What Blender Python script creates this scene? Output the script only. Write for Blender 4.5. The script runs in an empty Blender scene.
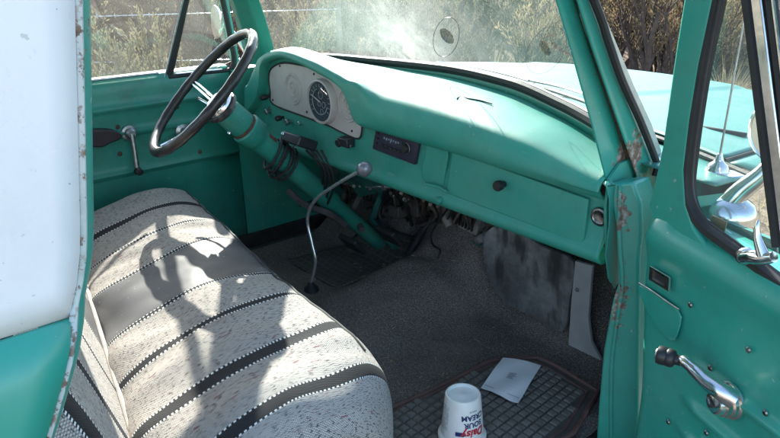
import bpy, bmesh, math, random
from mathutils import Vector, Matrix
from mathutils import noise as mnoise
from math import sin, cos, pi, radians as RAD
random.seed(7)
sc = bpy.context.scene
# ------------------------------------------------------------------ camera
CAM = Vector((1.447, -1.169, 1.649)); YAW, PITCH, ROLL, FPX = RAD(50.46), RAD(20.87), RAD(-1.225), 666.0
fw = Vector((-sin(YAW)*cos(PITCH), cos(YAW)*cos(PITCH), -sin(PITCH)))
rt0 = Vector((cos(YAW), sin(YAW), 0)); up0 = rt0.cross(fw)
rt = rt0*cos(ROLL)+up0*sin(ROLL); up = -rt0*sin(ROLL)+up0*cos(ROLL)
cd = bpy.data.cameras.new('camera'); cam = bpy.data.objects.new('camera', cd); sc.collection.objects.link(cam)
cam.matrix_world = Matrix(((rt.x, up.x, -fw.x, CAM.x), (rt.y, up.y, -fw.y, CAM.y), (rt.z, up.z, -fw.z, CAM.z), (0, 0, 0, 1)))
cd.sensor_width = 36; cd.lens = FPX/780*36; cd.clip_start = .02; cd.clip_end = 900
sc.camera = cam
# ------------------------------------------------------------------ light
SUN = Vector((-1.70, .93, 1.0)).normalized()
w = bpy.data.worlds.new('World'); sc.world = w; w.use_nodes = True
wn = w.node_tree.nodes; bg = wn['Background']; sky = wn.new('ShaderNodeTexSky'); sky.sky_type = 'NISHITA'
sky.sun_disc = False; sky.sun_elevation = math.asin(SUN.z); sky.sun_rotation = math.atan2(SUN.x, SUN.y)
w.node_tree.links.new(sky.outputs[0], bg.inputs[0]); bg.inputs[1].default_value = .15
sl = bpy.data.lights.new('sun', 'SUN'); so = bpy.data.objects.new('sun', sl); sc.collection.objects.link(so)
sl.energy = 5.0; sl.angle = RAD(.55); sl.color = (1, .955, .88)
so.rotation_euler = (-SUN).to_track_quat('-Z', 'Y').to_euler(); so.location = (-8, 3, 6)
sc.view_settings.view_transform = 'Standard'; sc.view_settings.look = 'None'
sc.view_settings.gamma = 1; sc.view_settings.use_curve_mapping = False
sc.view_settings.exposure = 1.92
sc.cycles.use_denoising = True
sc.cycles.max_bounces = 10; sc.cycles.diffuse_bounces = 5; sc.cycles.transparent_max_bounces = 24

# ------------------------------------------------------------------ helpers
COL = sc.collection
def U(px, py, ax, val):
    d = (fw*FPX+rt*(px-390)-up*(py-219)).normalized()
    if isinstance(ax, str):
        i = 'XYZ'.index(ax); return CAM+d*((val-CAM[i])/d[i])
    n, p = Vector(ax), Vector(val); return CAM+d*((p-CAM).dot(n)/d.dot(n))
def obj(name, bm, mats, parent=None, label=None, smooth=True, bevel=0, seg=2, ang=40, solid=0, kind=None):
    me = bpy.data.meshes.new(name)
    bmesh.ops.recalc_face_normals(bm, faces=bm.faces)
    bm.to_mesh(me); bm.free()
    for m in (mats if isinstance(mats, (list, tuple)) else [mats]): me.materials.append(m)
    if smooth:
        for p in me.polygons: p.use_smooth = True
        me.set_sharp_from_angle(angle=RAD(ang))
    o = bpy.data.objects.new(name, me); COL.objects.link(o)
    if parent: o.parent = parent
    if solid:
        s = o.modifiers.new('solid', 'SOLIDIFY'); s.thickness = solid; s.offset = -1
    if bevel:
        b = o.modifiers.new('bevel', 'BEVEL'); b.width = bevel; b.segments = seg; b.limit_method = 'ANGLE'; b.angle_limit = RAD(35)
    if label: o['label'] = label
    if kind: o['kind'] = kind
    return o
def tag(o, label, cat, group=None, kind=None):
    o['label'] = label; o['category'] = cat
    if group: o['group'] = group
    if kind: o['kind'] = kind
    return o
def empty(name, loc, rz=0):
    o = bpy.data.objects.new(name, None); o.location = loc; o.rotation_euler = (0, 0, rz); o.empty_display_size = .1; COL.objects.link(o); return o
def catmull(pts, n=6, closed=False):
    P = [Vector(p) for p in pts]; out = []
    m = len(P); rng = m if closed else m-1
    for i in range(rng):
        if closed: a, b, c, d = P[(i-1) % m], P[i], P[(i+1) % m], P[(i+2) % m]
        else: a, b, c, d = P[max(i-1, 0)], P[i], P[i+1], P[min(i+2, m-1)]
        for k in range(n):
            t = k/n
            out.append(.5*((2*b)+(c-a)*t+(2*a-5*b+4*c-d)*t*t+(3*b-a-3*c+d)*t**3))
    if not closed: out.append(P[-1])
    return out
def add_tube(bm, pts, r, seg=10, closed=False, mat=0):
    pts = [Vector(p) for p in pts]; n = len(pts); R = r if isinstance(r, (list, tuple)) else [r]*n
    rings = []; prev = None
    for i in range(n):
        if closed: t = pts[(i+1) % n]-pts[i-1]
        else: t = pts[min(i+1, n-1)]-pts[max(i-1, 0)]
        t.normalize()
        if prev is None:
            prev = t.orthogonal().normalized()
        prev = (prev-t*prev.dot(t)).normalized(); b = t.cross(prev)
        rings.append([bm.verts.new(pts[i]+(prev*cos(2*pi*k/seg)+b*sin(2*pi*k/seg))*R[i]) for k in range(seg)])
    for i in range(n if closed else n-1):
        A, B = rings[i], rings[(i+1) % n]
        off = 0
        if closed and i == n-1:
            off = min(range(seg), key=lambda q: (A[0].co-B[q].co).length)
        for k in range(seg):
            f = bm.faces.new((A[k], A[(k+1) % seg], B[(k+1+off) % seg], B[(k+off) % seg])); f.material_index = mat
    if not closed:
        for g in (rings[0][::-1], rings[-1]):
            f = bm.faces.new(g); f.material_index = mat
    return bm
def tube(pts, r, seg=10, closed=False): return add_tube(bmesh.new(), pts, r, seg, closed)
def add_prism(bm, pts, vec, mat=0):
    vec = Vector(vec)
    A = [bm.verts.new(Vector(p)) for p in pts]; B = [bm.verts.new(Vector(p)+vec) for p in pts]
    fs = [bm.faces.new(A), bm.faces.new(B[::-1])]
    for i in range(len(A)):
        j = (i+1) % len(A); fs.append(bm.faces.new((A[j], A[i], B[i], B[j])))
    for f in fs: f.material_index = mat
    return bm
def prism(pts, vec): return add_prism(bmesh.new(), pts, vec)
def frame_basis(n, upv=(0, 0, 1)):
    n = Vector(n).normalized(); x = Vector(upv).cross(n)
    if x.length < 1e-4: x = Vector((1, 0, 0))
    x.normalize(); return x, n.cross(x), n
def add_lathe(bm, prof, c, n, seg=24, mat=0, upv=(0, 0, 1), sx=1, sy=1):
    """prof: (radius, height along n)"""
    x, y, n = frame_basis(n, upv); c = Vector(c); rings = []
    for r, h in prof:
        if r < 1e-5: rings.append([bm.verts.new(c+n*h)])
        else: rings.append([bm.verts.new(c+n*h+(x*cos(2*pi*k/seg)*sx+y*sin(2*pi*k/seg)*sy)*r) for k in range(seg)])
    for a, b in zip(rings, rings[1:]):
        for k in range(seg):
            q = (k+1) % seg
            if len(a) == 1 and len(b) == 1: break
            if len(a) == 1: f = bm.faces.new((a[0], b[q], b[k]))
            elif len(b) == 1: f = bm.faces.new((a[k], a[q], b[0]))
            else: f = bm.faces.new((a[k], a[q], b[q], b[k]))
            f.material_index = mat
    return bm
def lathe(prof, c, n, seg=24, **k): return add_lathe(bmesh.new(), prof, c, n, seg, **k)
def add_box(bm, c, s, ax=None, mat=0):
    c = Vector(c); X, Y, Z = ax if ax else (Vector((1, 0, 0)), Vector((0, 1, 0)), Vector((0, 0, 1)))
    v = [bm.verts.new(c+X*(a*s[0]/2)+Y*(b*s[1]/2)+Z*(d*s[2]/2)) for a in (-1, 1) for b in (-1, 1) for d in (-1, 1)]
    for f in ((0, 1, 3, 2), (4, 6, 7, 5), (0, 4, 5, 1), (2, 3, 7, 6), (0, 2, 6, 4), (1, 5, 7, 3)):
        q = bm.faces.new([v[i] for i in f]); q.material_index = mat
    return bm
def box(c, s, ax=None): return add_box(bmesh.new(), c, s, ax)
def grid(fn, nu, nv, uvfn=None, bm=None, closed_u=False):
    bm = bm or bmesh.new(); V = []; uvs = {}
    for i in range(nu+1):
        row = []
        for j in range(nv+1):
            v = bm.verts.new(fn(i/nu, j/nv)); row.append(v)
            if uvfn: uvs[v] = uvfn(i/nu, j/nv)
        V.append(row)
    L = bm.loops.layers.uv.verify() if uvfn else None
    for i in range(nu):
        for j in range(nv):
            f = bm.faces.new((V[i][j], V[i+1][j], V[i+1][j+1], V[i][j+1]))
            if L:
                for l in f.loops: l[L].uv = uvs[l.vert]
    return bm
def lerp(tab, x):
    if x <= tab[0][0]: return tab[0][1]
    if x >= tab[-1][0]: return tab[-1][1]
    n = len(tab)
    def sl(i):
        if i == 0 or i == n-1: return 0.0 if n > 2 else (tab[1][1]-tab[0][1])/(tab[1][0]-tab[0][0])
        d0 = (tab[i][1]-tab[i-1][1])/(tab[i][0]-tab[i-1][0]); d1 = (tab[i+1][1]-tab[i][1])/(tab[i+1][0]-tab[i][0])
        return 0.0 if d0*d1 <= 0 else 2*d0*d1/(d0+d1)
    for i in range(n-1):
        a, b = tab[i], tab[i+1]
        if x <= b[0]:
            h = b[0]-a[0]; t = (x-a[0])/h
            return (2*t**3-3*t*t+1)*a[1]+(t**3-2*t*t+t)*h*sl(i)+(-2*t**3+3*t*t)*b[1]+(t**3-t*t)*h*sl(i+1)

# ------------------------------------------------------------------ materials
class NT:
    def __init__(s, name):
        s.m = bpy.data.materials.new(name); s.m.use_nodes = True; s.t = s.m.node_tree
        s.b = s.t.nodes['Principled BSDF']; s.out = s.t.nodes['Material Output']
    def n(s, typ, **k):
        o = s.t.nodes.new('ShaderNode'+typ)
        for a, b in k.items():
            if a.startswith('i_'):
                q = a[2:]; o.inputs[int(q) if q.isdigit() else q].default_value = b
            else: setattr(o, a, b)
        return o
    def l(s, a, b): s.t.links.new(a, b)
    def co(s, kind='Object'):
        if not hasattr(s, '_c'): s._c = s.n('TexCoord')
        return s._c.outputs[kind]
    def noise(s, scale, detail=3, vec=None, rough=.55, sc3=None):
        v = vec or s.co()
        if sc3:
            mp = s.n('Mapping'); mp.inputs['Scale'].default_value = sc3; s.l(v, mp.inputs[0]); v = mp.outputs[0]
        o = s.n('TexNoise'); o.inputs['Scale'].default_value = scale; o.inputs['Detail'].default_value = detail; o.inputs['Roughness'].default_value = rough
        s.l(v, o.inputs['Vector']); return o.outputs[0]
    def ramp(s, val, stops):
        r = s.n('ValToRGB'); e = r.color_ramp.elements
        while len(e) < len(stops): e.new(.5)
        for q, (p, c) in zip(e, stops):
            q.position = p; q.color = (*c, 1) if isinstance(c, tuple) else (c, c, c, 1)
        s.l(val, r.inputs[0]); return r.outputs[0]
    def math(s, op, a, b=None, clamp=False):
        o = s.n('Math', operation=op, use_clamp=clamp)
        for i, x in enumerate((a, b)):
            if x is None: continue
            if isinstance(x, (int, float)): o.inputs[i].default_value = x
            else: s.l(x, o.inputs[i])
        return o.outputs[0]
    def mix(s, fac, a, b, mode='MIX'):
        o = s.n('Mix', data_type='RGBA', blend_type=mode)
        for i, x in ((0, fac), (6, a), (7, b)):
            if isinstance(x, (int, float)): o.inputs[i].default_value = x
            elif isinstance(x, tuple): o.inputs[i].default_value = (*x, 1)
            else: s.l(x, o.inputs[i])
        return o.outputs[2]
    def bump(s, h, st=.3, dist=.001):
        b = s.n('Bump'); b.inputs['Strength'].default_value = st; b.inputs['Distance'].default_value = dist
        s.l(h, b.inputs['Height']); s.l(b.outputs[0], s.b.inputs['Normal'])
    def set(s, **k):
        for a, v in k.items():
            q = s.b.inputs[{'col': 'Base Color', 'rough': 'Roughness', 'metal': 'Metallic', 'coat': 'Coat Weight', 'spec': 'Specular IOR Level', 'alpha': 'Alpha', 'coatr': 'Coat Roughness', 'trans': 'Transmission Weight'}[a]]
            if isinstance(v, (int, float)): q.default_value = v
            elif isinstance(v, tuple): q.default_value = (*v, 1)
            else: s.l(v, q)
        return s
def simple(name, col, rough=.5, metal=0, var=.15, nscale=30, bump=0, bscale=300, coat=0):
    t = NT(name)
    nz = t.noise(nscale, 4)
    c = t.mix(t.ramp(nz, [(.3, 0.), (.7, 1.)]), tuple(x*(1-var) for x in col), tuple(min(1, x*(1+var)) for x in col))
    t.set(col=c, rough=rough, metal=metal, coat=coat)
    r2 = t.math('ADD', t.math('MULTIPLY', t.noise(nscale*1.7, 5), .25), rough-.12, clamp=True); t.set(rough=r2)
    if bump: t.bump(t.noise(bscale, 2), bump, .001)
    return t.m
TEAL = (.020, .258, .200)
def paint(name, col=TEAL, rough=.38, rust=(), chips=.0, dust=.10, fade=(.07, .34, .28), grime=.25, coat=.25):
    t = NT(name)
    c = t.mix(t.ramp(t.noise(3.5, 5), [(.35, 0.), (.75, .45)]), col, fade if fade else col)
    # fine dark grime streaks
    g = t.ramp(t.noise(14, 6, rough=.7), [(.48, 0.), (.72, 1.)])
    c = t.mix(t.math('MULTIPLY', g, grime), c, (.035, .09, .07))
    # small pits and specks
    sp = t.ramp(t.noise(140, 2, rough=.6), [(.70, 0.), (.74, 1.)])
    sp = t.math('MULTIPLY', sp, t.ramp(t.noise(9, 3), [(.5, 0.), (.62, 1.)]))
    c = t.mix(t.math('MULTIPLY', sp, .7), c, (.09, .06, .05))
    du = t.ramp(t.noise(6, 5, rough=.65), [(.35, 0.), (.8, 1.)])
    c = t.mix(t.math('MULTIPLY', du, dust), c, (.45, .42, .36))
    sc_ = t.math('MULTIPLY', t.ramp(t.noise(1, 3, sc3=(9, 150, 60)), [(.66, 0.), (.70, 1.)]), t.ramp(t.noise(4, 3), [(.52, 0.), (.62, 1.)]))
    c = t.mix(t.math('MULTIPLY', sc_, .45), c, (.22, .40, .35))
    pk = t.ramp(t.noise(75, 3, rough=.6), [(.715, 0.), (.73, 1.)])
    c = t.mix(t.math('MULTIPLY', pk, .65), c, (.42, .46, .42))
    st_ = t.ramp(t.noise(1, 5, sc3=(16, 16, 2.2), rough=.65), [(.52, 0.), (.75, 1.)])
    c = t.mix(t.math('MULTIPLY', st_, grime*.8), c, tuple(.45*q+.02 for q in col))
    rr = t.math('ADD', t.math('MULTIPLY', t.noise(22, 6), .30), rough-.15, clamp=True)
    mask = None
    for (ctr, rad, stretch, gain) in rust:
        mp = t.n('Mapping', vector_type='POINT'); mp.inputs['Location'].default_value = tuple(-a*s for a, s in zip(ctr, stretch)); mp.inputs['Scale'].default_value = stretch
        t.l(t.co(), mp.inputs[0])
        ln = t.n('VectorMath', operation='LENGTH'); t.l(mp.outputs[0], ln.inputs[0])
        fo = t.math('SUBTRACT', 1, t.math('DIVIDE', ln.outputs['Value'], rad), clamp=True)
        nn = t.noise(55, 6, rough=.7)
        m = t.ramp(t.math('ADD', t.math('MULTIPLY', fo, gain), nn), [(.78, 0.), (.84, 1.)])
        mask = m if mask is None else t.math('MAXIMUM', mask, m)
    if chips:
        m = t.ramp(t.noise(70, 6, rough=.75), [(1-chips-.04, 0.), (1-chips, 1.)])
        mask = m if mask is None else t.math('MAXIMUM', mask, m)
    if mask is not None:
        rc = t.ramp(t.noise(90, 4), [(.3, (.085, .055, .042)), (.5, (.19, .125, .09)), (.62, (.34, .32, .29))])
        c = t.mix(mask, c, rc); rr = t.math('MAXIMUM', rr, t.math('MULTIPLY', mask, .85))
        h = t.math('SUBTRACT', t.noise(120, 3), t.math('MULTIPLY', mask, 1.5)); t.bump(h, .35, .0008)
    else:
        t.bump(t.noise(55, 4), .12, .0012)
    t.set(col=c, rough=rr, coat=coat, coatr=.25)
    return t.m
def glassy(name, tint=(.85, .95, .92), dirt=.05, dirtcol=(.6, .58, .52), gloss=1.0, holes=(), glare_patches=(), rough=.0, streak=0):
    """thin automotive glass: see-through, Fresnel reflection, and a film of dust that catches sun"""
    t = NT(name); t.t.nodes.remove(t.b)
    tr = t.n('BsdfTransparent'); tr.inputs[0].default_value = (*tint, 1)
    gl = t.n('BsdfGlossy'); gl.inputs['Roughness'].default_value = rough; gl.inputs[0].default_value = (1, 1, 1, 1)
    ge = t.n('NewGeometry'); dt = t.n('VectorMath', operation='DOT_PRODUCT'); t.l(ge.outputs['Incoming'], dt.inputs[0]); t.l(ge.outputs['Normal'], dt.inputs[1])
    om = t.math('SUBTRACT', 1.0, t.math('ABSOLUTE', dt.outputs['Value']), clamp=True)
    sch = t.math('ADD', .045, t.math('MULTIPLY', t.math('POWER', om, 5.0), .955))
    m1 = t.n('MixShader'); t.l(t.math('MULTIPLY', sch, gloss, clamp=True), m1.inputs[0]); t.l(tr.outputs[0], m1.inputs[1]); t.l(gl.outputs[0], m1.inputs[2])
    df = t.n('BsdfDiffuse'); df.inputs[0].default_value = (*dirtcol, 1); tl = t.n('BsdfTranslucent'); tl.inputs[0].default_value = (*dirtcol, 1)
    m2 = t.n('MixShader'); m2.inputs[0].default_value = .6; t.l(df.outputs[0], m2.inputs[1]); t.l(tl.outputs[0], m2.inputs[2])
    nz = t.ramp(t.noise(9, 6, rough=.7), [(.3, .55), (.75, 1.5)])
    d = t.math('MULTIPLY', nz, dirt)
    sp = t.ramp(t.noise(160, 2), [(.68, 0.), (.74, 1.)])
    d = t.math('ADD', d, t.math('MULTIPLY', sp, dirt*2.0), clamp=True)
    for (c, r, g_) in glare_patches:                                # pale haze painted into the glass for the glare spots
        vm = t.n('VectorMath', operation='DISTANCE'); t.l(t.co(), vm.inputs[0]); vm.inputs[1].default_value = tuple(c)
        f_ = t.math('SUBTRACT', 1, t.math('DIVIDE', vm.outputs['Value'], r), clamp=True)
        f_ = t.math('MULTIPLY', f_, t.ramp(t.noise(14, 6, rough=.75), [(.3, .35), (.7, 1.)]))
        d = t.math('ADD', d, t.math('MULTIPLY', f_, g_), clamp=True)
    for (c, r) in holes:
        vm = t.n('VectorMath', operation='DISTANCE'); t.l(t.co(), vm.inputs[0]); vm.inputs[1].default_value = tuple(c)
        dd = t.math('ADD', vm.outputs['Value'], t.math('MULTIPLY', t.noise(60, 3), r*.3))
        inside = t.math('GREATER_THAN', dd, r*1.0)
        d = t.math('MULTIPLY', d, t.math('ADD', t.math('MULTIPLY', inside, .75), .25))
    if holes:
        clr = 1.0
        for (c, r) in holes:
            vm = t.n('VectorMath', operation='DISTANCE'); t.l(t.co(), vm.inputs[0]); vm.inputs[1].default_value = tuple(c)
            g2 = t.math('ADD', t.math('MULTIPLY', t.math('GREATER_THAN', vm.outputs['Value'], r*.9), .55), .45)
            clr = g2 if clr == 1.0 else t.math('MULTIPLY', clr, g2)
        t.l(t.math('MULTIPLY', t.math('MULTIPLY', sch, gloss, clamp=True), clr), m1.inputs[0])
    m3 = t.n('MixShader'); t.l(d, m3.inputs[0]); t.l(m1.outputs[0], m3.inputs[1]); t.l(m2.outputs[0], m3.inputs[2])
    t.l(m3.outputs[0], t.out.inputs[0]); return t.m

M = {}
M['teal'] = paint('teal_paint')
M['teal_door'] = paint('teal_door_paint', col=(.014, .295, .222), rough=.36, dust=.05, grime=.2, fade=(.05, .33, .26), coat=.35)
M['teal_dark'] = paint('teal_worn_paint', col=(.012, .24, .18), dust=.10, grime=.4, fade=(.05, .26, .21))
M['teal_hood'] = paint('teal_hood_paint', col=(.022, .20, .165), rough=.5, dust=.10, grime=.2, fade=(.05, .25, .215), coat=.12)
M['teal_dash'] = paint('teal_dash_paint', col=(.020, .275, .21), rough=.52, dust=.12, grime=.18, fade=(.045, .29, .23), coat=.06)
M['white'] = paint('white_paint', col=(.78, .79, .80), rough=.3, dust=.08, fade=(.70, .72, .74), grime=.06, coat=.4)
M['felt_black'] = simple('black_kick_felt', (.022, .02, .02), .95, var=.4, nscale=15)
M['black_rubber'] = simple('black_rubber', (.022, .021, .022), .6, bump=.2)
M['wheel_black'] = simple('worn_black_plastic', (.030, .024, .026), .34, var=.4, nscale=60, bump=.25, bscale=90, coat=.2)
M['black_plastic'] = simple('black_plastic', (.02, .02, .023), .4)
M['dark_radio'] = simple('radio_plastic', (.03, .026, .045), .38)
M['chrome'] = simple('worn_chrome', (.72, .72, .72), .16, 1, var=.12, nscale=50)
M['dull_metal'] = simple('dull_metal', (.42, .42, .43), .4, 1, var=.25, nscale=70)
M['knob_grey'] = simple('grey_shift_knob', (.20, .20, .23), .22, .2, coat=.6)
M['panel_grey'] = None
M['wood'] = simple('weathered_wood', (.20, .165, .125), .8, var=.35, nscale=25, bump=.5, bscale=80)
M['wire'] = simple('galvanised_wire', (.62, .62, .62), .35, .6)

# instrument cream panel with a fine perforated grain
t = NT('cream_dash_panel'); wv = t.n('TexChecker'); wv.inputs['Scale'].default_value = 420; t.l(t.co(), wv.inputs[0])
c = t.mix(wv.outputs['Fac'], (.47, .425, .405), (.55, .50, .475)); c = t.mix(t.math('MULTIPLY', t.ramp(t.noise(25, 5), [(.45, 0.), (.8, 1.)]), .35), c, (.30, .25, .22))
t.set(col=c, rough=.5); M['cream'] = t.m
# worn grey board / galvanised heater cover
t = NT('worn_grey_board'); c = t.ramp(t.noise(7, 7, rough=.7), [(.28, (.03, .03, .03)), (.45, (.10, .10, .105)), (.60, (.19, .19, .195)), (.8, (.36, .36, .37))])
c = t.mix(t.ramp(t.noise(4, 4, sc3=(3.2, 3.2, 1.2)), [(.50, 0.), (.60, .9)]), c, (.025, .025, .025)); t.set(col=c, rough=.75, metal=0); t.bump(t.noise(60, 5), .2, .001); M['panel_grey'] = t.m
# carpet
t = NT('grey_loop_carpet'); vo = t.n('TexVoronoi'); vo.inputs['Scale'].default_value = 290; t.l(t.co(), vo.inputs['Vector'])
nb = t.ramp(t.noise(5, 4), [(.3, (.24, .195, .175)), (.5, (.31, .255, .235)), (.7, (.37, .305, .28))])
c = t.mix(t.ramp(vo.outputs['Distance'], [(.15, 1.), (.55, 0.)]), t.mix(.6, nb, (.02, .02, .02)), t.mix(.3, nb, (.40, .36, .34)))
c = t.mix(t.ramp(t.noise(230, 2), [(.60, 0.), (.66, .6)]), c, (.40, .36, .33))
c = t.mix(t.ramp(t.noise(2.2, 6, rough=.7), [(.50, 0.), (.72, .55)]), c, (.30, .235, .17)); t.set(col=c, rough=.95, spec=.1)
t.bump(t.math('SUBTRACT', 1, vo.outputs['Distance']), .8, .004); M['carpet'] = t.m
M['dark_steel'] = simple('grimy_dark_steel', (.07, .062, .058), .7, var=.5, nscale=12, bump=.3, bscale=60)
M['felt'] = simple('dark_firewall_felt', (.065, .057, .055), .95, var=.5, nscale=18, bump=.6, bscale=50)
M['felt_black'] = simple('black_kick_felt', (.022, .02, .02), .95, var=.4, nscale=15)
M['under_dash_teal'] = simple('under_dash_teal_steel', (.014, .10, .085), .6, var=.6, nscale=16, bump=.3, bscale=60)  # darker, uneven teal for the bracket, pedal arm and duct flap
M['lock_metal'] = simple('dark_lock_chrome', (.22, .22, .22), .28, 1, var=.3, nscale=80)
M['straw_lit'] = simple('dry_straw_litter', (.34, .27, .17), .85, var=.5, nscale=60)
M['wire_tan'] = simple('faded_wire', (.17, .14, .12), .7, var=.4)
M['mat'] = simple('grey_rubber_mat', (.085, .078, .070), .6, var=.2, nscale=20, bump=.2)
M['mat_pad'] = simple('dusty_mat_pad', (.145, .132, .120), .7, var=.25, nscale=30, bump=.2)
M['mat_edge'] = simple('red_brown_mat_edge', (.115, .062, .055), .65, var=.2)
M['paper'] = simple('white_paper', (.72, .72, .76), .7, var=.03, nscale=12)
M['ink'] = simple('grey_ink', (.30, .30, .34), .8)
M['tub'] = simple('white_tub_plastic', (.78, .77, .76), .35, var=.04, nscale=20)
M['red_ink'] = simple('red_ink', (.50, .02, .04), .45)
M['blue_ink'] = simple('navy_ink', (.02, .03, .13), .45)
M['gauge'] = simple('gauge_face', (.035, .038, .055), .35)
M['gauge_mark'] = simple('gauge_marking', (.33, .35, .38), .5)
M['mirror'] = simple('mirror_glass', (.85, .86, .86), .14, 1, var=.01)
M['rust'] = simple('rusty_metal', (.085, .048, .034), .85, var=.5, nscale=60, bump=.5, bscale=200)

# woven saddle-blanket fabric: stripes keyed to UV.x (metres across the bench), UV.y metres along it
def fabric():
    t = NT('woven_saddle_blanket'); uv = t.co('UV')
    sx = t.n('SeparateXYZ'); t.l(uv, sx.inputs[0]); u, v = sx.outputs[0], sx.outputs[1]
    wob = t.math('MULTIPLY', t.math('SUBTRACT', t.noise(3, 2, vec=uv), .5), .012); u = t.math('ADD', u, wob)
    thr = t.noise(1, 2, vec=uv, sc3=(430, 105, 1), rough=.5)
    base = t.ramp(t.noise(1, 4, vec=uv, sc3=(14, 5, 1)), [(.3, (.58, .525, .475)), (.7, (.76, .69, .63))])
    # basket weave cells
    pu = t.math('SINE', t.math('MULTIPLY', u, 2*pi/.0042)); pv = t.math('SINE', t.math('MULTIPLY', v, 2*pi/.0048))
    weave = t.math('MULTIPLY', pu, pv)
    c = t.mix(t.ramp(weave, [(.0, .0), (.55, 1.)]), t.mix(.7, base, (.13, .12, .125)), base)
    c = t.mix(t.ramp(thr, [(.56, 0.), (.62, .8)]), c, (.045, .04, .045))
    red = t.math('MULTIPLY', t.ramp(t.noise(1, 2, vec=uv, sc3=(150, 38, 1)), [(.63, 0.), (.68, 1.)]), t.ramp(t.noise(1, 2, vec=uv, sc3=(9, 2, 1)), [(.48, 0.), (.56, 1.)]))
    c = t.mix(t.math('MULTIPLY', red, .75), c, (.22, .05, .07))
    blk = None; st = None
    for (cc, hw) in STRIPES:
        d = t.math('SUBTRACT', t.math('ABSOLUTE', t.math('SUBTRACT', u, cc)), hw)
        m = t.math('LESS_THAN', d, 0.0); blk = m if blk is None else t.math('MAXIMUM', blk, m)
        s = t.math('MULTIPLY', t.math('LESS_THAN', d, .0052), t.math('GREATER_THAN', d, -.0005)); st = s if st is None else t.math('MAXIMUM', st, s)
    tooth = t.math('GREATER_THAN', t.math('SINE', t.math('MULTIPLY', v, 2*pi/.0064)), .0)
    c = t.mix(st, c, t.mix(tooth, (.03, .03, .033), (.78, .76, .74)))
    c = t.mix(blk, c, (.028, .027, .03))
    panel = t.math('LESS_THAN', t.math('ABSOLUTE', t.math('SUBTRACT', u, PANEL[0])), PANEL[1])
    pc = t.ramp(t.noise(1, 5, vec=uv, sc3=(9, 5, 1)), [(.3, (.065, .062, .07)), (.75, (.12, .115, .12))])
    pc = t.mix(t.ramp(t.noise(1, 2, vec=uv, sc3=(90, 90, 1)), [(.70, 0.), (.74, 1.)]), pc, (.4, .38, .36))
    c = t.mix(panel, c, pc)
    rr = t.math('SUBTRACT', .92, t.math('MULTIPLY', panel, .42))
    t.set(col=c, rough=rr, spec=.3)
    h = t.math('ADD', t.math('MULTIPLY', weave, .5), t.math('MULTIPLY', thr, 1.2))
    h = t.math('MULTIPLY', h, t.math('SUBTRACT', 1, t.math('MULTIPLY', panel, .9)))
    t.bump(h, .55, .0016); return t.m
STRIPES = [(-.42, .016), (-.25, .0035), (-.085, .003), (.15, .003), (.315, .008), (.50, .015), (.672, .019)]
PANEL = (.032, .112)
M['fabric'] = fabric()
M['piping'] = simple('black_piping', (.03, .03, .032), .7)
M['cream_piping'] = simple('cream_piping', (.42, .385, .35), .7)

# ------------------------------------------------------------------ the truck
truck = empty('pickup_truck', (0, 0, 0))
tag(truck, 'old teal and white pickup truck cab seen through its open passenger door', 'pickup truck')
AWAY = Vector((-.55, .80, -.12)).normalized()
def polyU(pts, ax, val): return [U(x, y, ax, val) for x, y in pts]

# floor and carpet ---------------------------------------------------------
FZ = .62
def floor_z(x, y):
    z = FZ
    hump = .11*math.exp(-((x+.02)/.17)**4) * max(0, min(1, (y+.35)/.5))
    if y > .22:
        k = min(1.0, (y-.22)/.30); z += .30*k**1.35
    return z+hump*(1-.4*max(0, min(1, (y-.2)/.4)))
obj('floor_pan', box((0, -.35, .585), (1.80, 1.75, .03)), M['dark_steel'], truck)
obj('rocker_panel', prism([(-.90, .5, .50), (-.81, .5, .50), (-.81, .5, .655), (-.90, .5, .655)], (0, -1.7, 0)), M['felt_black'], truck, bevel=.006)
obj('floor_carpet', grid(lambda a, b: Vector((-.74+1.50*a, -.62+1.13*b, floor_z(-.74+1.50*a, -.62+1.13*b)+.004*sin(a*61)*cos(b*47))), 70, 60), M['carpet'], truck)
obj('firewall', grid(lambda a, b: Vector((-.80+1.60*a, .53-.06*b, .60+.66*b)), 8, 8), M['felt'], truck, solid=.02)
# grey worn cover board on the passenger toe board
pts = [(486, 232), (483, 250), (485, 268), (493, 288), (507, 304), (530, 316), (562, 332), (569, 300), (573, 262), (540, 246), (508, 224)]
obj('heater_cover_board', prism(catmull(polyU(pts, 'Y', .25), 3, True), (0, .012, 0)), M['panel_grey'], truck, bevel=.002)
M['pale_board'] = simple('pale_grey_trim', (.30, .30, .31), .7, var=.25, nscale=8)
kb = obj('kick_trim_strip', prism(polyU([(575, 261), (592, 266), (588, 318), (591, 342), (601, 361), (568, 345), (571, 300)], 'Y', .24), (0, .012, 0)), M['pale_board'], truck, bevel=.002)
obj('screw_head', lathe([(0, .003), (.005, .002), (.006, 0)], U(577, 290, 'Y', .237), (0, -1, 0), 10), M['dull_metal'], kb)
obj('kick_panel', prism([(.745, .48, .62), (.745, .06, .62), (.745, .06, 1.02), (.745, .48, 1.02)], (.012, 0, 0)), M['felt_black'], truck)
# driver side body panels forward of the door
obj('cowl_side_panel', prism([(-.826, .50, .60), (-.826, -.031, .60), (-.826, -.031, 1.30), (-.80, .14, 1.31), (-.80, .50, 1.24)], (-.06, 0, 0)), M['teal_dark'], truck)

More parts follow.
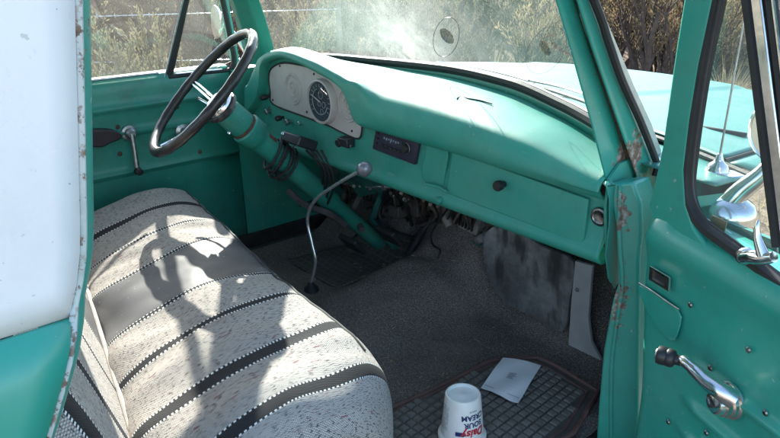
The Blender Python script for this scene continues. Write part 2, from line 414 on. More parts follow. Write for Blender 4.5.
# dashboard -----------------------------------------------------------------
ZF = [(-.74, 1.16), (-.68, 1.19), (-.625, 1.255), (-.60, 1.325), (-.56, 1.352), (-.46, 1.372), (-.36, 1.362), (-.28, 1.347), (-.19, 1.328), (-.135, 1.305), (-.105, 1.270), (-.085, 1.232), (-.055, 1.212), (0, 1.208), (.3, 1.203), (.74, 1.19)]
ZT = [(-.74, 1.25), (-.68, 1.30), (-.62, 1.36), (-.55, 1.39), (-.46, 1.402), (-.3, 1.385), (-.18, 1.360), (-.10, 1.340), (.0, 1.330), (.1, 1.326), (.3, 1.315), (.5, 1.295), (.74, 1.255)]
ZTR = [(-.74, 1.31), (-.5, 1.345), (0, 1.343), (.3, 1.325), (.5, 1.295), (.74, 1.265)]      # where the top meets the glass
def ws_y(x): return .22-.16*(abs(x)/.74)**2.6
def dash_prof(x):
    zf, zt, zr = lerp(ZF, x), lerp(ZT, x), lerp(ZTR, x); lo = 1.062-.012*(x+.74)/1.48
    r = max(0, min(1, (x+.095)/.12)); r = r*r*(3-2*r)               # 0 = hood over the dials, 1 = soft roll on the right
    yb = ws_y(x)
    lip = .024
    A = [(.055, lo+.004), (.03, lo-.008), (.0, lo-.008), (-.016, lo+.004), (-.018, lo+.02), (-.006, lo+.045), (0.0, zf-.03), (0.0, zf-.012), (-.002, zf)]
    hood = [(-.022, zf+.001), (-.034, zf+.006), (-.038, zf+.016), (-.030, zt-.004), (-.008, zt+.001), (.04, zt), (.5*yb+.01, (zt+zr)/2), (yb, zr)]
    dz = zt-zf
    roll = [(-.024, zf+.006), (-.036, zf+.02), (-.040, zf+.38*dz), (-.034, zf+.62*dz), (-.014, zf+.84*dz), (.025, zf+.96*dz), (.5*yb+.02, zt+(zr-zt)*.4+.004), (yb, zr)]
    B = [(a[0]*(1-r)+b[0]*r, a[1]*(1-r)+b[1]*r) for a, b in zip(hood, roll)]
    return catmull([Vector((0, p[0], p[1])) for p in A+B], 4)
npf = len(dash_prof(0))
def dash_fn(a, b):
    x = -.74+1.478*a; p = dash_prof(x)[round(b*(npf-1))]; return Vector((x, p.y, p.z))
dash = obj('dashboard', grid(dash_fn, 150, npf-1), M['teal_dash'], truck, ang=60, solid=.006)
# flange down at the passenger end
obj('end_flange', prism(catmull([(.742, -.02, 1.24), (.742, .10, 1.25), (.742, .12, 1.05), (.742, .05, .985), (.742, .01, 1.04)], 3, True), (.006, 0, 0)), M['teal_dash'], dash)

Yf = -.0035
def on_dash(pts, y=Yf): return polyU(pts, 'Y', y)
# glove box lid
gl = obj('glove_box_door', prism([v for v in on_dash([(452, 151), (588, 199.5), (583.5, 240), (580, 244), (446, 193)], -.012)], (0, .010, 0)), M['teal_dash'], dash, bevel=.003, seg=3)
k = U(504, 184, 'Y', -.014)
kb = obj('glove_box_knob', lathe([(0, .028), (.011, .028), (.013, .024), (.012, .012), (.0085, .008), (.008, 0)], k, (0, -1, 0), 20), M['black_plastic'], dash)
kk = obj('glove_box_lock', lathe([(0, .002), (.012, .002), (.015, .004), (.019, .003), (.021, 0)], U(599.5, 217, 'Y', -.006), (0, -1, 0), 28), M['lock_metal'], dash, label='round chrome disc at the end of the dash')
# ashtray lid to the left of the glove box
obj('ashtray_door', prism(catmull(on_dash([(429, 141), (447, 149), (444, 176), (441.5, 187), (431, 184), (423, 180), (421.5, 168), (425, 155)], -.009), 3, True), (0, .008, 0)), M['teal_dash'], dash, bevel=.002)
obj('ashtray_tab', tube(on_dash([(426, 184), (440, 187.5), (447, 192)], -.022), .004, 8), M['teal_dash'], dash)
obj('ashtray_stud', lathe([(0, .02), (.008, .019), (.010, .012), (.006, 0)], U(442, 197, 'Y', -.012)+Vector((0, 0, -.004)), (0, -1, -.3), 14), M['teal_dash'], dash)
# radio
rp = on_dash([(376, 127), (418.7, 140.5), (414.5, 165), (372.2, 149)], -.012)
rad = obj('radio', prism(rp, (0, .012, 0)), M['dark_radio'], dash, bevel=.002)
def RP(a, b, y=-.0135):
    p = rp[0]*(1-a)*(1-b)+rp[1]*a*(1-b)+rp[2]*a*b+rp[3]*(1-a)*b; return Vector((p.x, y, p.z))
bm = bmesh.new()
add_prism(bm, [RP(.20, .22), RP(.66, .22), RP(.66, .50), RP(.20, .50)], (0, .002, 0))
obj('radio_display', bm, M['gauge'], dash)
bm = bmesh.new()
for i in range(7): add_prism(bm, [RP(.24+.055*i, .30, -.0145), RP(.265+.055*i, .30, -.0145), RP(.265+.055*i, .37+.03*(i % 2), -.0145), RP(.24+.055*i, .37+.03*(i % 2), -.0145)], (0, .001, 0))
add_prism(bm, [RP(.40, .27, -.0145), RP(.412, .27, -.0145), RP(.412, .46, -.0145), RP(.40, .46, -.0145)], (0, .001, 0))
obj('radio_markings', bm, simple('radio_marking', (.28, .30, .38), .5), dash)
for i in range(3):
    obj('radio_button', box(RP(.085, .22+.22*i, -.0155), (.009, .006, .0055)), M['black_plastic'], dash, bevel=.001)
for i in range(5):
    obj('radio_button', box(RP(.24+.10*i, .68, -.0155), (.014, .006, .007)), M['black_plastic'], dash, bevel=.001)
obj('radio_knob', lathe([(0, .012), (.011, .012), (.0125, .009), (.013, 0)], RP(.77, .45, -.0135), (0, -1, 0), 22), M['black_plastic'], dash)
bm = bmesh.new(); c0 = RP(.77, .45, -.0145)
add_tube(bm, [c0+Vector((.0155*cos(a*.2), 0, .0155*sin(a*.2))) for a in range(-7, 8)], .0012, 6)
obj('radio_dial_ring', bm, M['dull_metal'], dash)
# cream instrument panel (recessed into the hood)
out = [(273, 104), (270.5, 92), (269, 80), (270, 71), (275, 65.5), (284, 63), (297, 64.5), (315, 68.5), (331, 73.5), (343, 77), (352, 82), (358, 89), (361, 98), (362.5, 108), (362.5, 122), (359, 138.5), (341, 132), (327, 125), (300, 115)]
o3 = on_dash(out, -.006)
ip = obj('instrument_panel', prism(catmull(o3, 4, True), (0, .007, 0)), M['cream'], dash, bevel=.0015)
# dark surround gap
obj('panel_gasket', tube(catmull(on_dash(out, -.006), 4, True), .0032, 6, True), M['black_rubber'], dash)
# embossed rings either side
for (cx, cy) in ((293, 89), (348, 105)):
    c = U(cx, cy, 'Y', -.0065)
    bm = bmesh.new()
    for rr, hh in ((.046, .0042), (.038, .0022), (.022, .0040), (.010, .0035)):
        add_tube(bm, [c+Vector((rr*cos(a*pi/24), 0, rr*1.05*sin(a*pi/24))) for a in range(48)], hh, 6, True)
    obj('embossed_ring', bm, M['cream'], dash)
# speedometer
sc0 = U(321.5, 101.5, 'Y', -.018)
obj('speedometer_bezel', lathe([(.059, -.012), (.061, .012), (.064, .016), (.068, .014), (.070, .006), (.070, -.014)], sc0+Vector((0, .004, 0)), (0, -1, 0), 44), M['cream'], dash)
obj('speedometer_face', lathe([(0, .004), (.045, .004), (.061, .006)], sc0, (0, -1, 0), 44), M['gauge'], dash)
bm = bmesh.new()
cc = sc0+Vector((0, -.0065, 0))
add_tube(bm, [cc+Vector((.040*cos(a*pi/30), 0, .040*sin(a*pi/30))) for a in range(18, 58)], .0012, 6)
for k2 in range(15):
    a = RAD(215-k2*17.9); add_tube(bm, [cc+Vector((r*cos(a), 0, r*sin(a))) for r in (.045, .054)], .0009, 5)
for (dx, dz, r) in ((.006, .022, .012), (-.004, -.006, .008), (.020, -.008, .009), (.008, -.030, .008)):
    add_tube(bm, [cc+Vector((dx+r*cos(a*pi/10), 0, dz+r*sin(a*pi/10))) for a in range(20)], .0008, 5, True)
obj('speedometer_dial_marks', bm, M['gauge_mark'], dash)
obj('speedometer_needle', tube([cc+Vector((0, -.001, 0)), cc+Vector((-.043, -.002, .018))], [.0022, .0008], 6), simple('needle_white', (.6, .55, .5), .4), dash)
obj('speedometer_glass', lathe([(0, .017), (.030, .0165), (.060, .014)], sc0, (0, -1, 0), 40), glassy('gauge_glass', (.97, .98, 1), .02), dash)
for (x, y) in ((280, 66), (314, 74), (341, 81), (307, 112), (332, 121), (273, 100), (352, 131)):
    obj('panel_screw', lathe([(0, .003), (.003, .0025), (.0042, 0)], U(x, y, 'Y', -.006), (0, -1, 0), 8), M['black_plastic'], dash)
# switches and knobs under the panel
def knob(px, py, r, ln, mat, name='dash_knob', shaft=.5):
    c = U(px, py, 'Y', -.002)
    obj(name, lathe([(0, ln), (r*.8, ln), (r, ln*.9), (r*.9, ln*.45), (r*shaft, ln*.4), (r*shaft, 0), (r*1.5, 0), (r*1.55, -.002)], c, (0, -1, -.05), 18), M[mat], dash)
knob(271, 96, .010, .040, 'black_plastic'); knob(270, 111, .011, .020, 'dull_metal')
knob(284, 117, .010, .032, 'black_plastic'); knob(292, 121, .011, .026, 'dull_metal'); knob(302, 123, .008, .015, 'chrome')
knob(346, 141, .013, .034, 'black_plastic'); knob(354, 144, .010, .024, 'dull_metal')
# control bracket and lever under the dash, by the shift knob
bm = box(U(346, 142, 'Y', -.02), (.05, .03, .026)); obj('heater_control_box', bm, M['black_plastic'], dash, bevel=.003)
# defroster slot with a torn edge on the dash top
sl1 = [U(457, 99, 'Z', 1.3215), U(459.5, 97.5, 'Z', 1.3215), U(463, 97.5, 'Z', 1.3215), U(468, 99, 'Z', 1.3215), U(480, 101, 'Z', 1.3205), U(492, 104.5, 'Z', 1.318)]
obj('dash_top_wire', tube(catmull([p+Vector((0, 0, .0015)) for p in sl1], 4), .0017, 6), M['black_plastic'], dash)

# steering -------------------------------------------------------------------
AX = Vector((0, -.695, .719)).normalized()           # column axis, pointing at the driver
WC = Vector((-.385, -.350, 1.318)); WA = Vector((-.20, -.68, .71)).normalized(); WX = (Vector((1, 0, 0))-WA*WA.x).normalized(); WY = WA.cross(WX).normalized()
if WY.z < 0: WY = -WY
HUB = WC-WA*.055
sw = empty('steering_wheel', WC); sw.parent = truck
def wpt(a, r=.218): return WC+(WX*cos(a)+WY*sin(a))*r
def swobj(name, bm, mat, **k):
    o = obj(name, bm, mat, sw, **k); o.matrix_parent_inverse = Matrix.Translation(-WC); return o
N = 96
bm = bmesh.new(); add_tube(bm, [wpt(2*pi*i/N) for i in range(N)], [.0138+.0009*(1 if (i//2) % 2 else 0) for i in range(N)], 14, True)
swobj('rim', bm, M['wheel_black'])
def _pd(a):
    d = wpt(a, .215)-CAM; z = d.dot(fw); return (390+FPX*d.dot(rt)/z-181)**2+(219-FPX*d.dot(up)/z-73)**2
SA = min((RAD(k) for k in range(0, 360, 2)), key=_pd)
for a in (SA, SA+pi):
    p = wpt(a, .215); q = HUB+(WX*cos(a)+WY*sin(a))*.035
    bm = bmesh.new(); m = p.lerp(q, .5)+AX*-.006
    side = AX.cross(p-q).normalized()*.006
    for s in (-1, 1): add_tube(bm, catmull([p+side*s, m+side*s, q+side*s], 5), .0034, 8)
    swobj('spoke', bm, M['chrome'])
swobj('hub', lathe([(0, .020), (.022, .018), (.038, .010), (.046, -.002), (.048, -.02), (.046, -.03)], HUB, AX, 30), M['chrome'])
swobj('horn_ring', lathe([(.048, -.008), (.053, -.012), (.054, -.022), (.048, -.026)], HUB, AX, 30), M['wheel_black'])
colm = obj('steering_column', bmesh.new(), M['teal_dark'], truck)
bm = bmesh.new(); base = HUB-AX*.03
add_lathe(bm, [(.034, 0), (.042, -.004), (.044, -.03), (.044, -.075), (.042, -.08), (.044, -.085), (.050, -.09), (.050, -.13), (.040, -.14), (.037, -.16), (.037, -.52), (.034, -.53), (.029, -.54), (.029, -.92)], base, AX, 30)
bm.to_mesh(colm.data); bm.free()
for p in colm.data.polygons: p.use_smooth = True
colm.data.set_sharp_from_angle(angle=RAD(45))
obj('column_rust_band', lathe([(.0446, -.074), (.0455, -.080), (.0446, -.086)], base, AX, 30), M['rust'], colm)
bm = bmesh.new()
q0 = base-AX*.15
obj('column_sticker', grid(lambda a, b: base-AX*(.150+.045*b)+(WX*cos(RAD(35+50*a))+WY*sin(RAD(35+50*a)))*.0378, 8, 2), simple('brown_decal', (.11, .045, .03), .6), colm)
# turn signal lever and its chrome tip
a0 = base-AX*.05
obj('turn_signal_lever', tube([a0, a0+Vector((-.12, -.02, .03)), a0+Vector((-.19, -.03, .045))], [.004, .004, .005], 8), M['chrome'], colm)
obj('set_screw', lathe([(0, .006), (.006, .005), (.007, 0)], base-AX*.055+(WX*.1-WY).normalized()*.044, (.1, -.6, -.75), 10), M['chrome'], colm)
# bracket from dash down to the column
obj('column_bracket', prism([(-.33, .02, 1.07), (-.12, .02, 1.07), (-.13, .12, .97), (-.30, .14, .90)], (0, .006, 0)), M['under_dash_teal'], truck, bevel=.002)
obj('bracket_seam', tube([U(331, 158, 'Y', .02), U(325, 176, 'Y', .02)], .0018, 6), M['gauge_mark'], truck)
# brake controller box strapped on the column
cx = U(299, 141, 'Y', -.075); bx = (Vector((1, 0, 0)), Vector((0, .9, -.42)).normalized(), Vector((0, .42, .9)).normalized())
bc = obj('brake_controller_box', box(cx, (.105, .075, .034), bx), M['black_plastic'], truck, bevel=.006, seg=3)
obj('controller_dial', lathe([(0, .008), (.006, .008), (.007, 0)], cx+Vector((-.045, -.03, .018)), (0, .4, .9), 12), M['chrome'], bc)
obj('controller_dial', lathe([(0, .006), (.005, .006), (.005, 0)], cx+Vector((.036, -.038, -.006)), (0, -1, 0), 12), M['chrome'], bc)
# loops of black cable hanging below it
random.seed(3)
def cable(pts, r, name='cable', mat='black_rubber', par=truck): return obj(name, tube(catmull(pts, 7), r, 7), M[mat], par)
for i in range(6):                                           # cable looped round the column
    h = .215+.012*i+random.uniform(-.006, .006); rr = random.uniform(.042, .058); cc_ = base-AX*h+Vector((0, random.uniform(-.005, .01), -.006-.5*(rr-.042))); tl = random.uniform(-.35, .35)
    obj('cable_loop', tube([cc_+WX*(cos(a)*rr)+WY*(sin(a)*rr)+AX*(tl*rr*cos(a)+.2*rr*sin(a)) for a in [2*pi*k/26 for k in range(26)]], random.choice((.0028, .0036, .0045)), 6, True), M['black_rubber'], colm)
for i in range(4):
    s0 = U(306+5*i, 150, 'Y', -.03); s1 = U(322+4*i, 170+3*i, 'Y', .0); s2 = U(318+3*i, 196+3*i, 'Y', .04); s3 = U(300+7*i, 206, 'Y', .10)
    cable([s0, s1, s2, s3], (.0042, .0055, .0035)[i % 3])
cable([U(278, 178, 'Y', -.1), U(283, 175, 'Y', -.1), U(292, 181, 'Y', -.08)], .003)
cable([U(288, 190, 'Y', -.03), U(305, 205, 'Y', .0), U(328, 213, 'Y', .02), U(345, 225, 'Y', .08)], .012, 'wiring_loom', 'felt')

# pedals, heater, hoses under the dash --------------------------------------
pr = empty('pedal_assembly', (-.3, .4, .8)); pr.parent = truck
def loc(par, name, bm, mat, **k):
    o = obj(name, bm, mat, par, **k); o.matrix_parent_inverse = Matrix.Translation(-par.location); return o
a, b = U(372, 220, 'Y', .22), U(395, 247, 'Y', .20)
loc(pr, 'brake_pedal_arm', tube([a+Vector((-.02, .1, .15)), a, b], [.014, .014, .014], 8), M['under_dash_teal'])
loc(pr, 'brake_pedal_pad', box(U(389, 236, 'Y', .18), (.10, .02, .07), (Vector((1, 0, 0)), Vector((0, .8, .6)), Vector((0, -.6, .8)))), M['black_rubber'], bevel=.006)
loc(pr, 'clutch_pedal_arm', tube([U(350, 205, 'Y', .2)+Vector((0, .12, .12)), U(352, 212, 'Y', .2), U(362, 230, 'Y', .16)], .012, 8), M['dark_steel'])
loc(pr, 'clutch_pedal_pad', box(U(352, 244, 'Y', .12), (.10, .02, .07), (Vector((1, 0, 0)), Vector((0, .8, .6)), Vector((0, -.6, .8)))), M['black_rubber'], bevel=.006)
# rubber grid mat under the pedals
def patch(name, px, ax, val, mat, th=.006, **k): return obj(name, prism(polyU(px, ax, val), (0, 0, -th) if ax == 'Z' else (0, th, 0)), mat, truck, **k)
gm = NT('ribbed_black_mat'); ck = gm.n('TexBrick'); ck.inputs['Scale'].default_value = 30; ck.inputs['Mortar Size'].default_value = .07; ck.inputs['Brick Width'].default_value = .9; ck.inputs['Row Height'].default_value = .8
gm.l(gm.co(), ck.inputs[0]); ck.inputs['Color1'].default_value = (.070, .062, .056, 1); ck.inputs['Color2'].default_value = (.085, .075, .067, 1); ck.inputs['Mortar'].default_value = (.13, .115, .10, 1)
gm.set(col=ck.outputs[0], rough=.7); M['ribmat'] = gm.m
obj('driver_floor_mat', grid(lambda a, b: Vector((-.56+.33*a+.05*b, -.02+.36*b, floor_z(-.56+.33*a+.05*b, -.02+.36*b)+.006+.004*sin(a*9)*sin(b*7))), 24, 24), M['ribmat'], truck, solid=.005)
# heater box with louvres
hb = U(463, 218, 'Y', .34)
ha = (Vector((.98, .1, -.15)).normalized(), Vector((.0, 1, 0)), Vector((.15, 0, .98)).normalized())
heat = obj('heater_box', box(hb+Vector((0, .06, 0)), (.125, .12, .085), ha), simple('heater_grey', (.30, .28, .25), .6, var=.3), truck, bevel=.006)
for i in range(6):
    obj('louvre', box(hb+ha[0]*(-.02+.013*i)+Vector((0, -.004, 0))+ha[2]*-.002, (.0045, .008, .055), ha), M['black_plastic'], heat)
obj('heater_duct', tube(catmull([U(447, 205, 'Y', .30), U(446, 216, 'Y', .30), U(450, 226, 'Y', .30)], 5), .017, 10), simple('duct_grey', (.22, .21, .19), .7), truck)
obj('heater_hose', tube(catmull([U(478, 222, 'Y', .36), U(484, 217, 'Y', .36), U(492, 226, 'Y', .36), U(486, 236, 'Y', .34), U(478, 240, 'Y', .34)], 6), .017, 10), simple('foil_hose', (.24, .22, .22), .6, .1, var=.5, nscale=45), truck)
obj('duct_flap', prism(polyU([(452, 238), (459, 235), (480, 245), (478, 250), (462, 246)], 'Y', .33), (0, .02, 0)), M['under_dash_teal'], truck, bevel=.002)
# coiled black hose
c0, c1 = U(423, 229, 'Y', .34), U(405, 262, 'Y', .22); ax = (c1-c0); L = ax.length; ax.normalize(); px_, py_, _ = frame_basis(ax)
obj('coiled_cord', tube([c0+ax*(L*i/260)+(px_*cos(i*.62)+py_*sin(i*.62))*.011 for i in range(261)], .0035, 6), M['black_rubber'], truck)
# hanging wires, rods and brackets across the dark firewall
cable([U(455, 190, 'Y', .12), U(450, 205, 'Y', .2), U(438, 222, 'Y', .24), U(431, 235, 'Y', .26), U(433, 245, 'Y', .25), U(440, 250, 'Y', .22), U(438, 258, 'Y', .2)], .0038)
cable([U(437, 196, 'Y', .15), U(434, 212, 'Y', .26), U(428, 224, 'Y', .26), U(415, 240, 'Y', .2)], .005)
cable([U(400, 187, 'Y', .1), U(385, 200, 'Y', .24), U(379, 213, 'Y', .25), U(384, 226, 'Y', .25)], .005)
for i in range(46):
    x = 340+3.1*i+random.uniform(-6, 6); y = 176+.75*i+random.uniform(-2, 8)
    cable([U(x, y, 'Y', .10), U(x+random.uniform(-9, 9), y+random.uniform(8, 16), 'Y', .30), U(x+random.uniform(-14, 10), y+random.uniform(18, 32), 'Y', .40)], random.choice((.003, .004, .006)), 'hanging_wire', random.choice(('black_rubber', 'felt', 'dark_steel', 'rust', 'wire_tan')))
rod = obj('choke_rod', tube([U(366, 187, 'Y', .05), U(402, 187.5, 'Y', .05)], .0035, 8), M['dull_metal'], truck)
obj('rod_clip', box(U(384, 187, 'Y', .048), (.012, .01, .018)), M['dull_metal'], rod)
for (x, y, s) in ((370, 176, .03), (340, 168, .035), (348, 176, .03), (362, 200, .05), (378, 222, .045), (415, 205, .06), (430, 200, .05), (398, 210, .045)):
    obj('junction_block', box(U(x, y, 'Y', .30), (s*1.3, .05, s)), M['dark_steel'], truck, bevel=.004)

# gear lever ------------------------------------------------------------------
gp = [U(x, y, 'Y', v) for x, y, v in ((362, 170, -.10), (337, 184, -.095), (315, 200.5, -.09), (307.5, 219, -.085), (312, 243, -.085), (315.5, 262, -.085), (311, 284, -.085))]
gs = obj('gear_lever', tube(catmull(gp, 6), [.0056]*(6*6+1), 10), simple('lever_chrome', (.92, .92, .92), .2, .8, var=.02, coat=.6), truck)
obj('gear_knob', lathe([(0, .024), (.010, .022), (.018, .014), (.0215, 0), (.019, -.012), (.012, -.020), (.006, -.026)], U(364.5, 169, 'Y', -.10), (gp[0]-gp[1]), 22), M['knob_grey'], gs)
obj('lever_boot', lathe([(.030, -.02), (.024, .006), (.014, .016), (.009, .026), (.006, .028)], Vector((gp[-1].x, gp[-1].y, floor_z(gp[-1].x, gp[-1].y)+.004)), (0, 0, 1), 20), M['black_rubber'], gs)

# bench seat --------------------------------------------------------------------
seat = empty('bench_seat', (0, -.62, .62)); seat.parent = truck
def sobj(name, bm, mat, **k):
    o = obj(name, bm, mat, seat, **k); o.matrix_parent_inverse = Matrix.Translation(-seat.location); return o
XL, XR = -.69, .715
def Fy(x): return -.425-.150*x
def Ry(x): return -.845-.185*x
def cush(a, b):
    x = XL+(XR-XL)*a; e = min(x-XL, XR-x); er = max(0, 1-e/.11); dz = -.075*(1-math.sqrt(max(0, 1-er*er)))+.022*max(0, min(1, (x-.1)/.5))
    ef = er*er*.055
    f, r = Fy(x)-ef, Ry(x)
    P = [(r-.02, .86), (r+.005, .915), (r+.05, .945), (r+.13, .972), (r+.22, .990), (r+.29, .992), (f-.055, .982), (f-.02, .966), (f+.004, .935), (f+.014, .88), (f+.008, .80), (f-.01, .72)]
    C = catmull([Vector((0, p, q)) for p, q in P], 6)
    s = b*(len(C)-1); i = int(min(s, len(C)-2)); c = C[i].lerp(C[i+1], s-i)
    puff = .004*sin(x*21)*sin((c.y)*15)+.011*(mnoise.noise(Vector((x*5.5, c.y*5, 3)))) + .0035*mnoise.noise(Vector((x*19, c.y*11, 7)))*(1+2*b)
    return Vector((x, c.y, c.z+dz+puff))
def cuv(a, b):
    x = XL+(XR-XL)*a; er = max(0, 1-(XR-x)/.11)
    return (x+.10*er*er, b*.72)
bm = grid(cush, 110, 66, cuv)
sobj('cushion', bm, M['fabric'])
# rounded ends
for s, x in ((0, XL), (1, XR)):
    bm = bmesh.new(); uvl = bm.loops.layers.uv.verify()
    vs = [bm.verts.new(cush(s, j/66)) for j in range(67)]
    f = bm.faces.new(vs)
    for l in f.loops: l[uvl].uv = ((.82+(1-l.vert.co.z)) if s else (-.60-(1-l.vert.co.z)), l.vert.co.y)
    sobj('end_panel', bm, M['fabric'])
bt = RAD(20)
def back(a, b):
    x = XL+(XR-XL)*a; e = min(x-XL, XR-x); er = max(0, 1-e/.05); inn = .03*(1-math.sqrt(max(0, 1-er*er)))
    P = [(0, 0), (.0, .10), (.004, .25), (0, .38), (-.02, .43), (-.07, .45), (-.12, .43), (-.13, .35), (-.13, .0)]
    C = catmull([Vector((0, p, q)) for p, q in P], 5); s = b*(len(C)-1); i = int(min(s, len(C)-2)); c = C[i].lerp(C[i+1], s-i)
    bul = .012*sin(pi*min(1, c.z/.45))
    y = c.y-inn+bul; z = c.z
    return Vector((x, Ry(x)+.004+y*cos(bt)-z*sin(bt), .915+z*cos(bt)+y*sin(bt)))
sobj('backrest', grid(back, 90, 40, lambda a, b: (XL+(XR-XL)*a, .9+b*1.1)), M['fabric'])
for s, x in ((0, XL), (1, XR)):
    bm = bmesh.new(); uvl = bm.loops.layers.uv.verify()
    f = bm.faces.new([bm.verts.new(back(s, j/40)) for j in range(41)])
    for l in f.loops: l[uvl].uv = (l.vert.co.y*.8+.2, l.vert.co.z)
    sobj('back_end_panel', bm, M['fabric'])
sobj('rear_piping', tube([Vector((XL+(XR-XL)*i/40, Ry(XL+(XR-XL)*i/40)+.006, .922-.02*max(0, 1-min(i, 40-i)/3))) for i in range(41)], .0050, 8), M['cream_piping'])
def seam(i, n, off):
    a = i/n; v = cush(a, .635); return v+Vector((0, 0, off))
sobj('front_seam_piping', tube([seam(i, 60, .001) for i in range(3, 56)], .0030, 7), M['piping'])
sobj('seat_base', prism([(XL+.03, Fy(XL)-.03, .62), (XR-.03, Fy(XR)-.03, .62), (XR-.03, Ry(XR)+.0, .62), (XL+.03, Ry(XL), .62)], (0, 0, .20)), M['dark_steel'])

# driver's door (closed) -----------------------------------------------------------
dd = empty('driver_door', (-.83, -.02, .62)); dd.parent = truck
def dobj(name, bm, mat, par=dd, **k):
    o = obj(name, bm, mat, par, **k); o.matrix_parent_inverse = Matrix.Translation(-Vector(dd.location)); return o
X0 = -.83
prof = [(.60, 0), (.95, 0), (.985, .004), (1.00, .012), (1.015, .004), (1.05, 0), (1.115, 0), (1.128, .008), (1.14, .010), (1.152, 0), (1.20, 0), (1.215, .008), (1.225, .009), (1.238, 0), (1.285, -.004), (1.305, -.012), (1.318, -.03), (1.318, -.08)]
C = catmull([Vector((X0+d, 0, z)) for z, d in prof], 3)
dobj('door_skin', grid(lambda a, b: Vector((C[round(b*(len(C)-1))].x, -1.02+.985*a, C[round(b*(len(C)-1))].z)), 6, len(C)-1), M['teal_dark'], solid=.004)
dobj('door_outer_skin', prism([(-.90, -1.03, .60), (-.90, -.03, .60), (-.90, -.03, 1.30), (-.90, -1.03, 1.30)], (.012, 0, 0)), M['teal'])
Xg = -.845
vb = [U(168, 77, 'X', Xg), U(187, -4, 'X', Xg)]; dv = (vb[1]-vb[0]).normalized(); vtop = vb[0]+dv*((1.84-vb[0].z)/dv.z)
dobj('vent_division_bar', prism([vb[0]+Vector((0, -.016, -.02)), vb[0]+Vector((0, .012, -.02)), vtop+Vector((0, .010, 0)), vtop+Vector((0, -.010, 0))], (-.02, 0, 0)), M['black_rubber'], bevel=.004)
dobj('vent_bar_edge', tube([vb[0]+Vector((.002, -.017, -.01)), vtop+Vector((.002, -.011, 0))], .003, 6), M['dull_metal'])
lf = [U(222, -4, 'X', Xg), U(231, 40, 'X', Xg), U(234, 60, 'X', Xg), U(229, 70, 'X', Xg), U(205, 73, 'X', Xg), U(168, 77.5, 'X', Xg)]
d0 = (lf[0]-lf[1]).normalized(); ltop = lf[0]+d0*((1.84-lf[0].z)/d0.z)
dobj('vent_weatherstrip', tube(catmull([ltop]+lf, 5), .0105, 8), M['black_rubber'])
dobj('vent_glass', prism([vb[0], lf[4], lf[2], lf[0], ltop, vtop], (-.004, 0, 0)), glassy('side_glass', (.93, .95, .93), .045))
# chrome edge of the vent frame lying on the sill
dobj('vent_sill_chrome', tube(catmull([U(176, 74, 'X', Xg+.006), U(200, 71.5, 'X', Xg+.006), U(222, 69.5, 'X', Xg+.006)], 4), .0042, 8), M['chrome'])
wg = [Vector((Xg-.01, -.98, 1.31)), vb[0], vtop, Vector((Xg-.01, -.98, 1.84))]
dobj('window_glass', prism([Vector((Xg-.01, p.y, p.z)) for p in wg], (-.004, 0, 0)), bpy.data.materials['side_glass'])
dobj('window_frame_top', prism([(Xg, -1.02, 1.84), (Xg, ltop.y+.02, 1.84), (Xg, ltop.y-.01, 1.88), (Xg, -1.02, 1.88)], (-.04, 0, 0)), M['teal'])
dobj('window_frame_rear', prism([(Xg, -1.03, 1.29), (Xg, -.97, 1.29), (Xg, -.97, 1.88), (Xg, -1.03, 1.88)], (-.04, 0, 0)), M['teal'])
dobj('window_frame_front', prism([lf[2]+Vector((0, .008, -.05)), lf[2]+Vector((0, .028, -.05)), ltop+Vector((0, .028, .03)), ltop+Vector((0, .006, .03))], (-.04, 0, 0)), M['teal'], bevel=.005)
dobj('sill_weatherstrip', tube([(Xg+.012, -.98, 1.321), (Xg+.012, -.30, 1.321)], .005, 6), M['dull_metal'])
# window crank (pointing down), dark arm rest, latch lever
cc = U(129, 133, 'X', X0+.004)
wc = dobj('window_crank', lathe([(0, .03), (.012, .03), (.018, .024), (.018, .006), (.026, .004), (.028, 0)], cc, (1, 0, 0), 20), M['dull_metal'])
dobj('crank_arm', tube([cc+Vector((.026, 0, 0)), cc+Vector((.034, -.002, -.06)), cc+Vector((.034, -.004, -.125))], [.009, .0075, .010], 10), M['dull_metal'])
dobj('crank_knob', lathe([(0, .03), (.012, .028), (.014, .01), (.010, 0)], cc+Vector((.030, -.004, -.125)), (1, 0, 0), 16), M['black_plastic'])
hp = U(183, 131, 'X', X0+.004)
dobj('inside_handle', tube(catmull([hp+Vector((.03, 0, 0)), hp+Vector((.036, -.05, -.012)), hp+Vector((.03, -.10, -.03))], 4), .006, 8), M['chrome'])
dobj('handle_rosette', lathe([(0, .03), (.012, .03), (.015, .01), (.028, .005), (.03, 0)], hp, (1, 0, 0), 20), M['dull_metal'])
ar = [U(x, y, 'X', X0+.006) for x, y in ((70, 128), (92, 128), (106, 128), (114, 130), (117.5, 134), (114, 138), (106, 141), (98, 145), (84, 144), (70, 143))]
dobj('arm_rest', prism(catmull(ar, 3, True), (.045, 0, 0)), simple('dark_maroon_vinyl', (.035, .022, .028), .5), bevel=.01, seg=3)
for (x, y) in ((177, 107), (163, 127), (200, 152), (120, 154), (118, 127)):
    dobj('door_screw', lathe([(0, .003), (.006, .002), (.008, 0)], U(x, y, 'X', X0+.004), (1, 0, 0), 12), M['rust'])
# driver's exterior mirror
mc = U(217, 22, 'X', -1.03)
dm = dobj('side_mirror', lathe([(0, .018), (.03, .016), (.055, .006), (.0635, -.004), (.062, -.008), (0, -.008)], mc, (.2, .97, -.05), 28), [M['chrome']])
dobj('mirror_arm', tube(catmull([mc+Vector((0, .012, 0)), mc+Vector((.03, .06, -.06)), mc+Vector((.10, .09, -.17))], 5), .011, 10), M['chrome'])

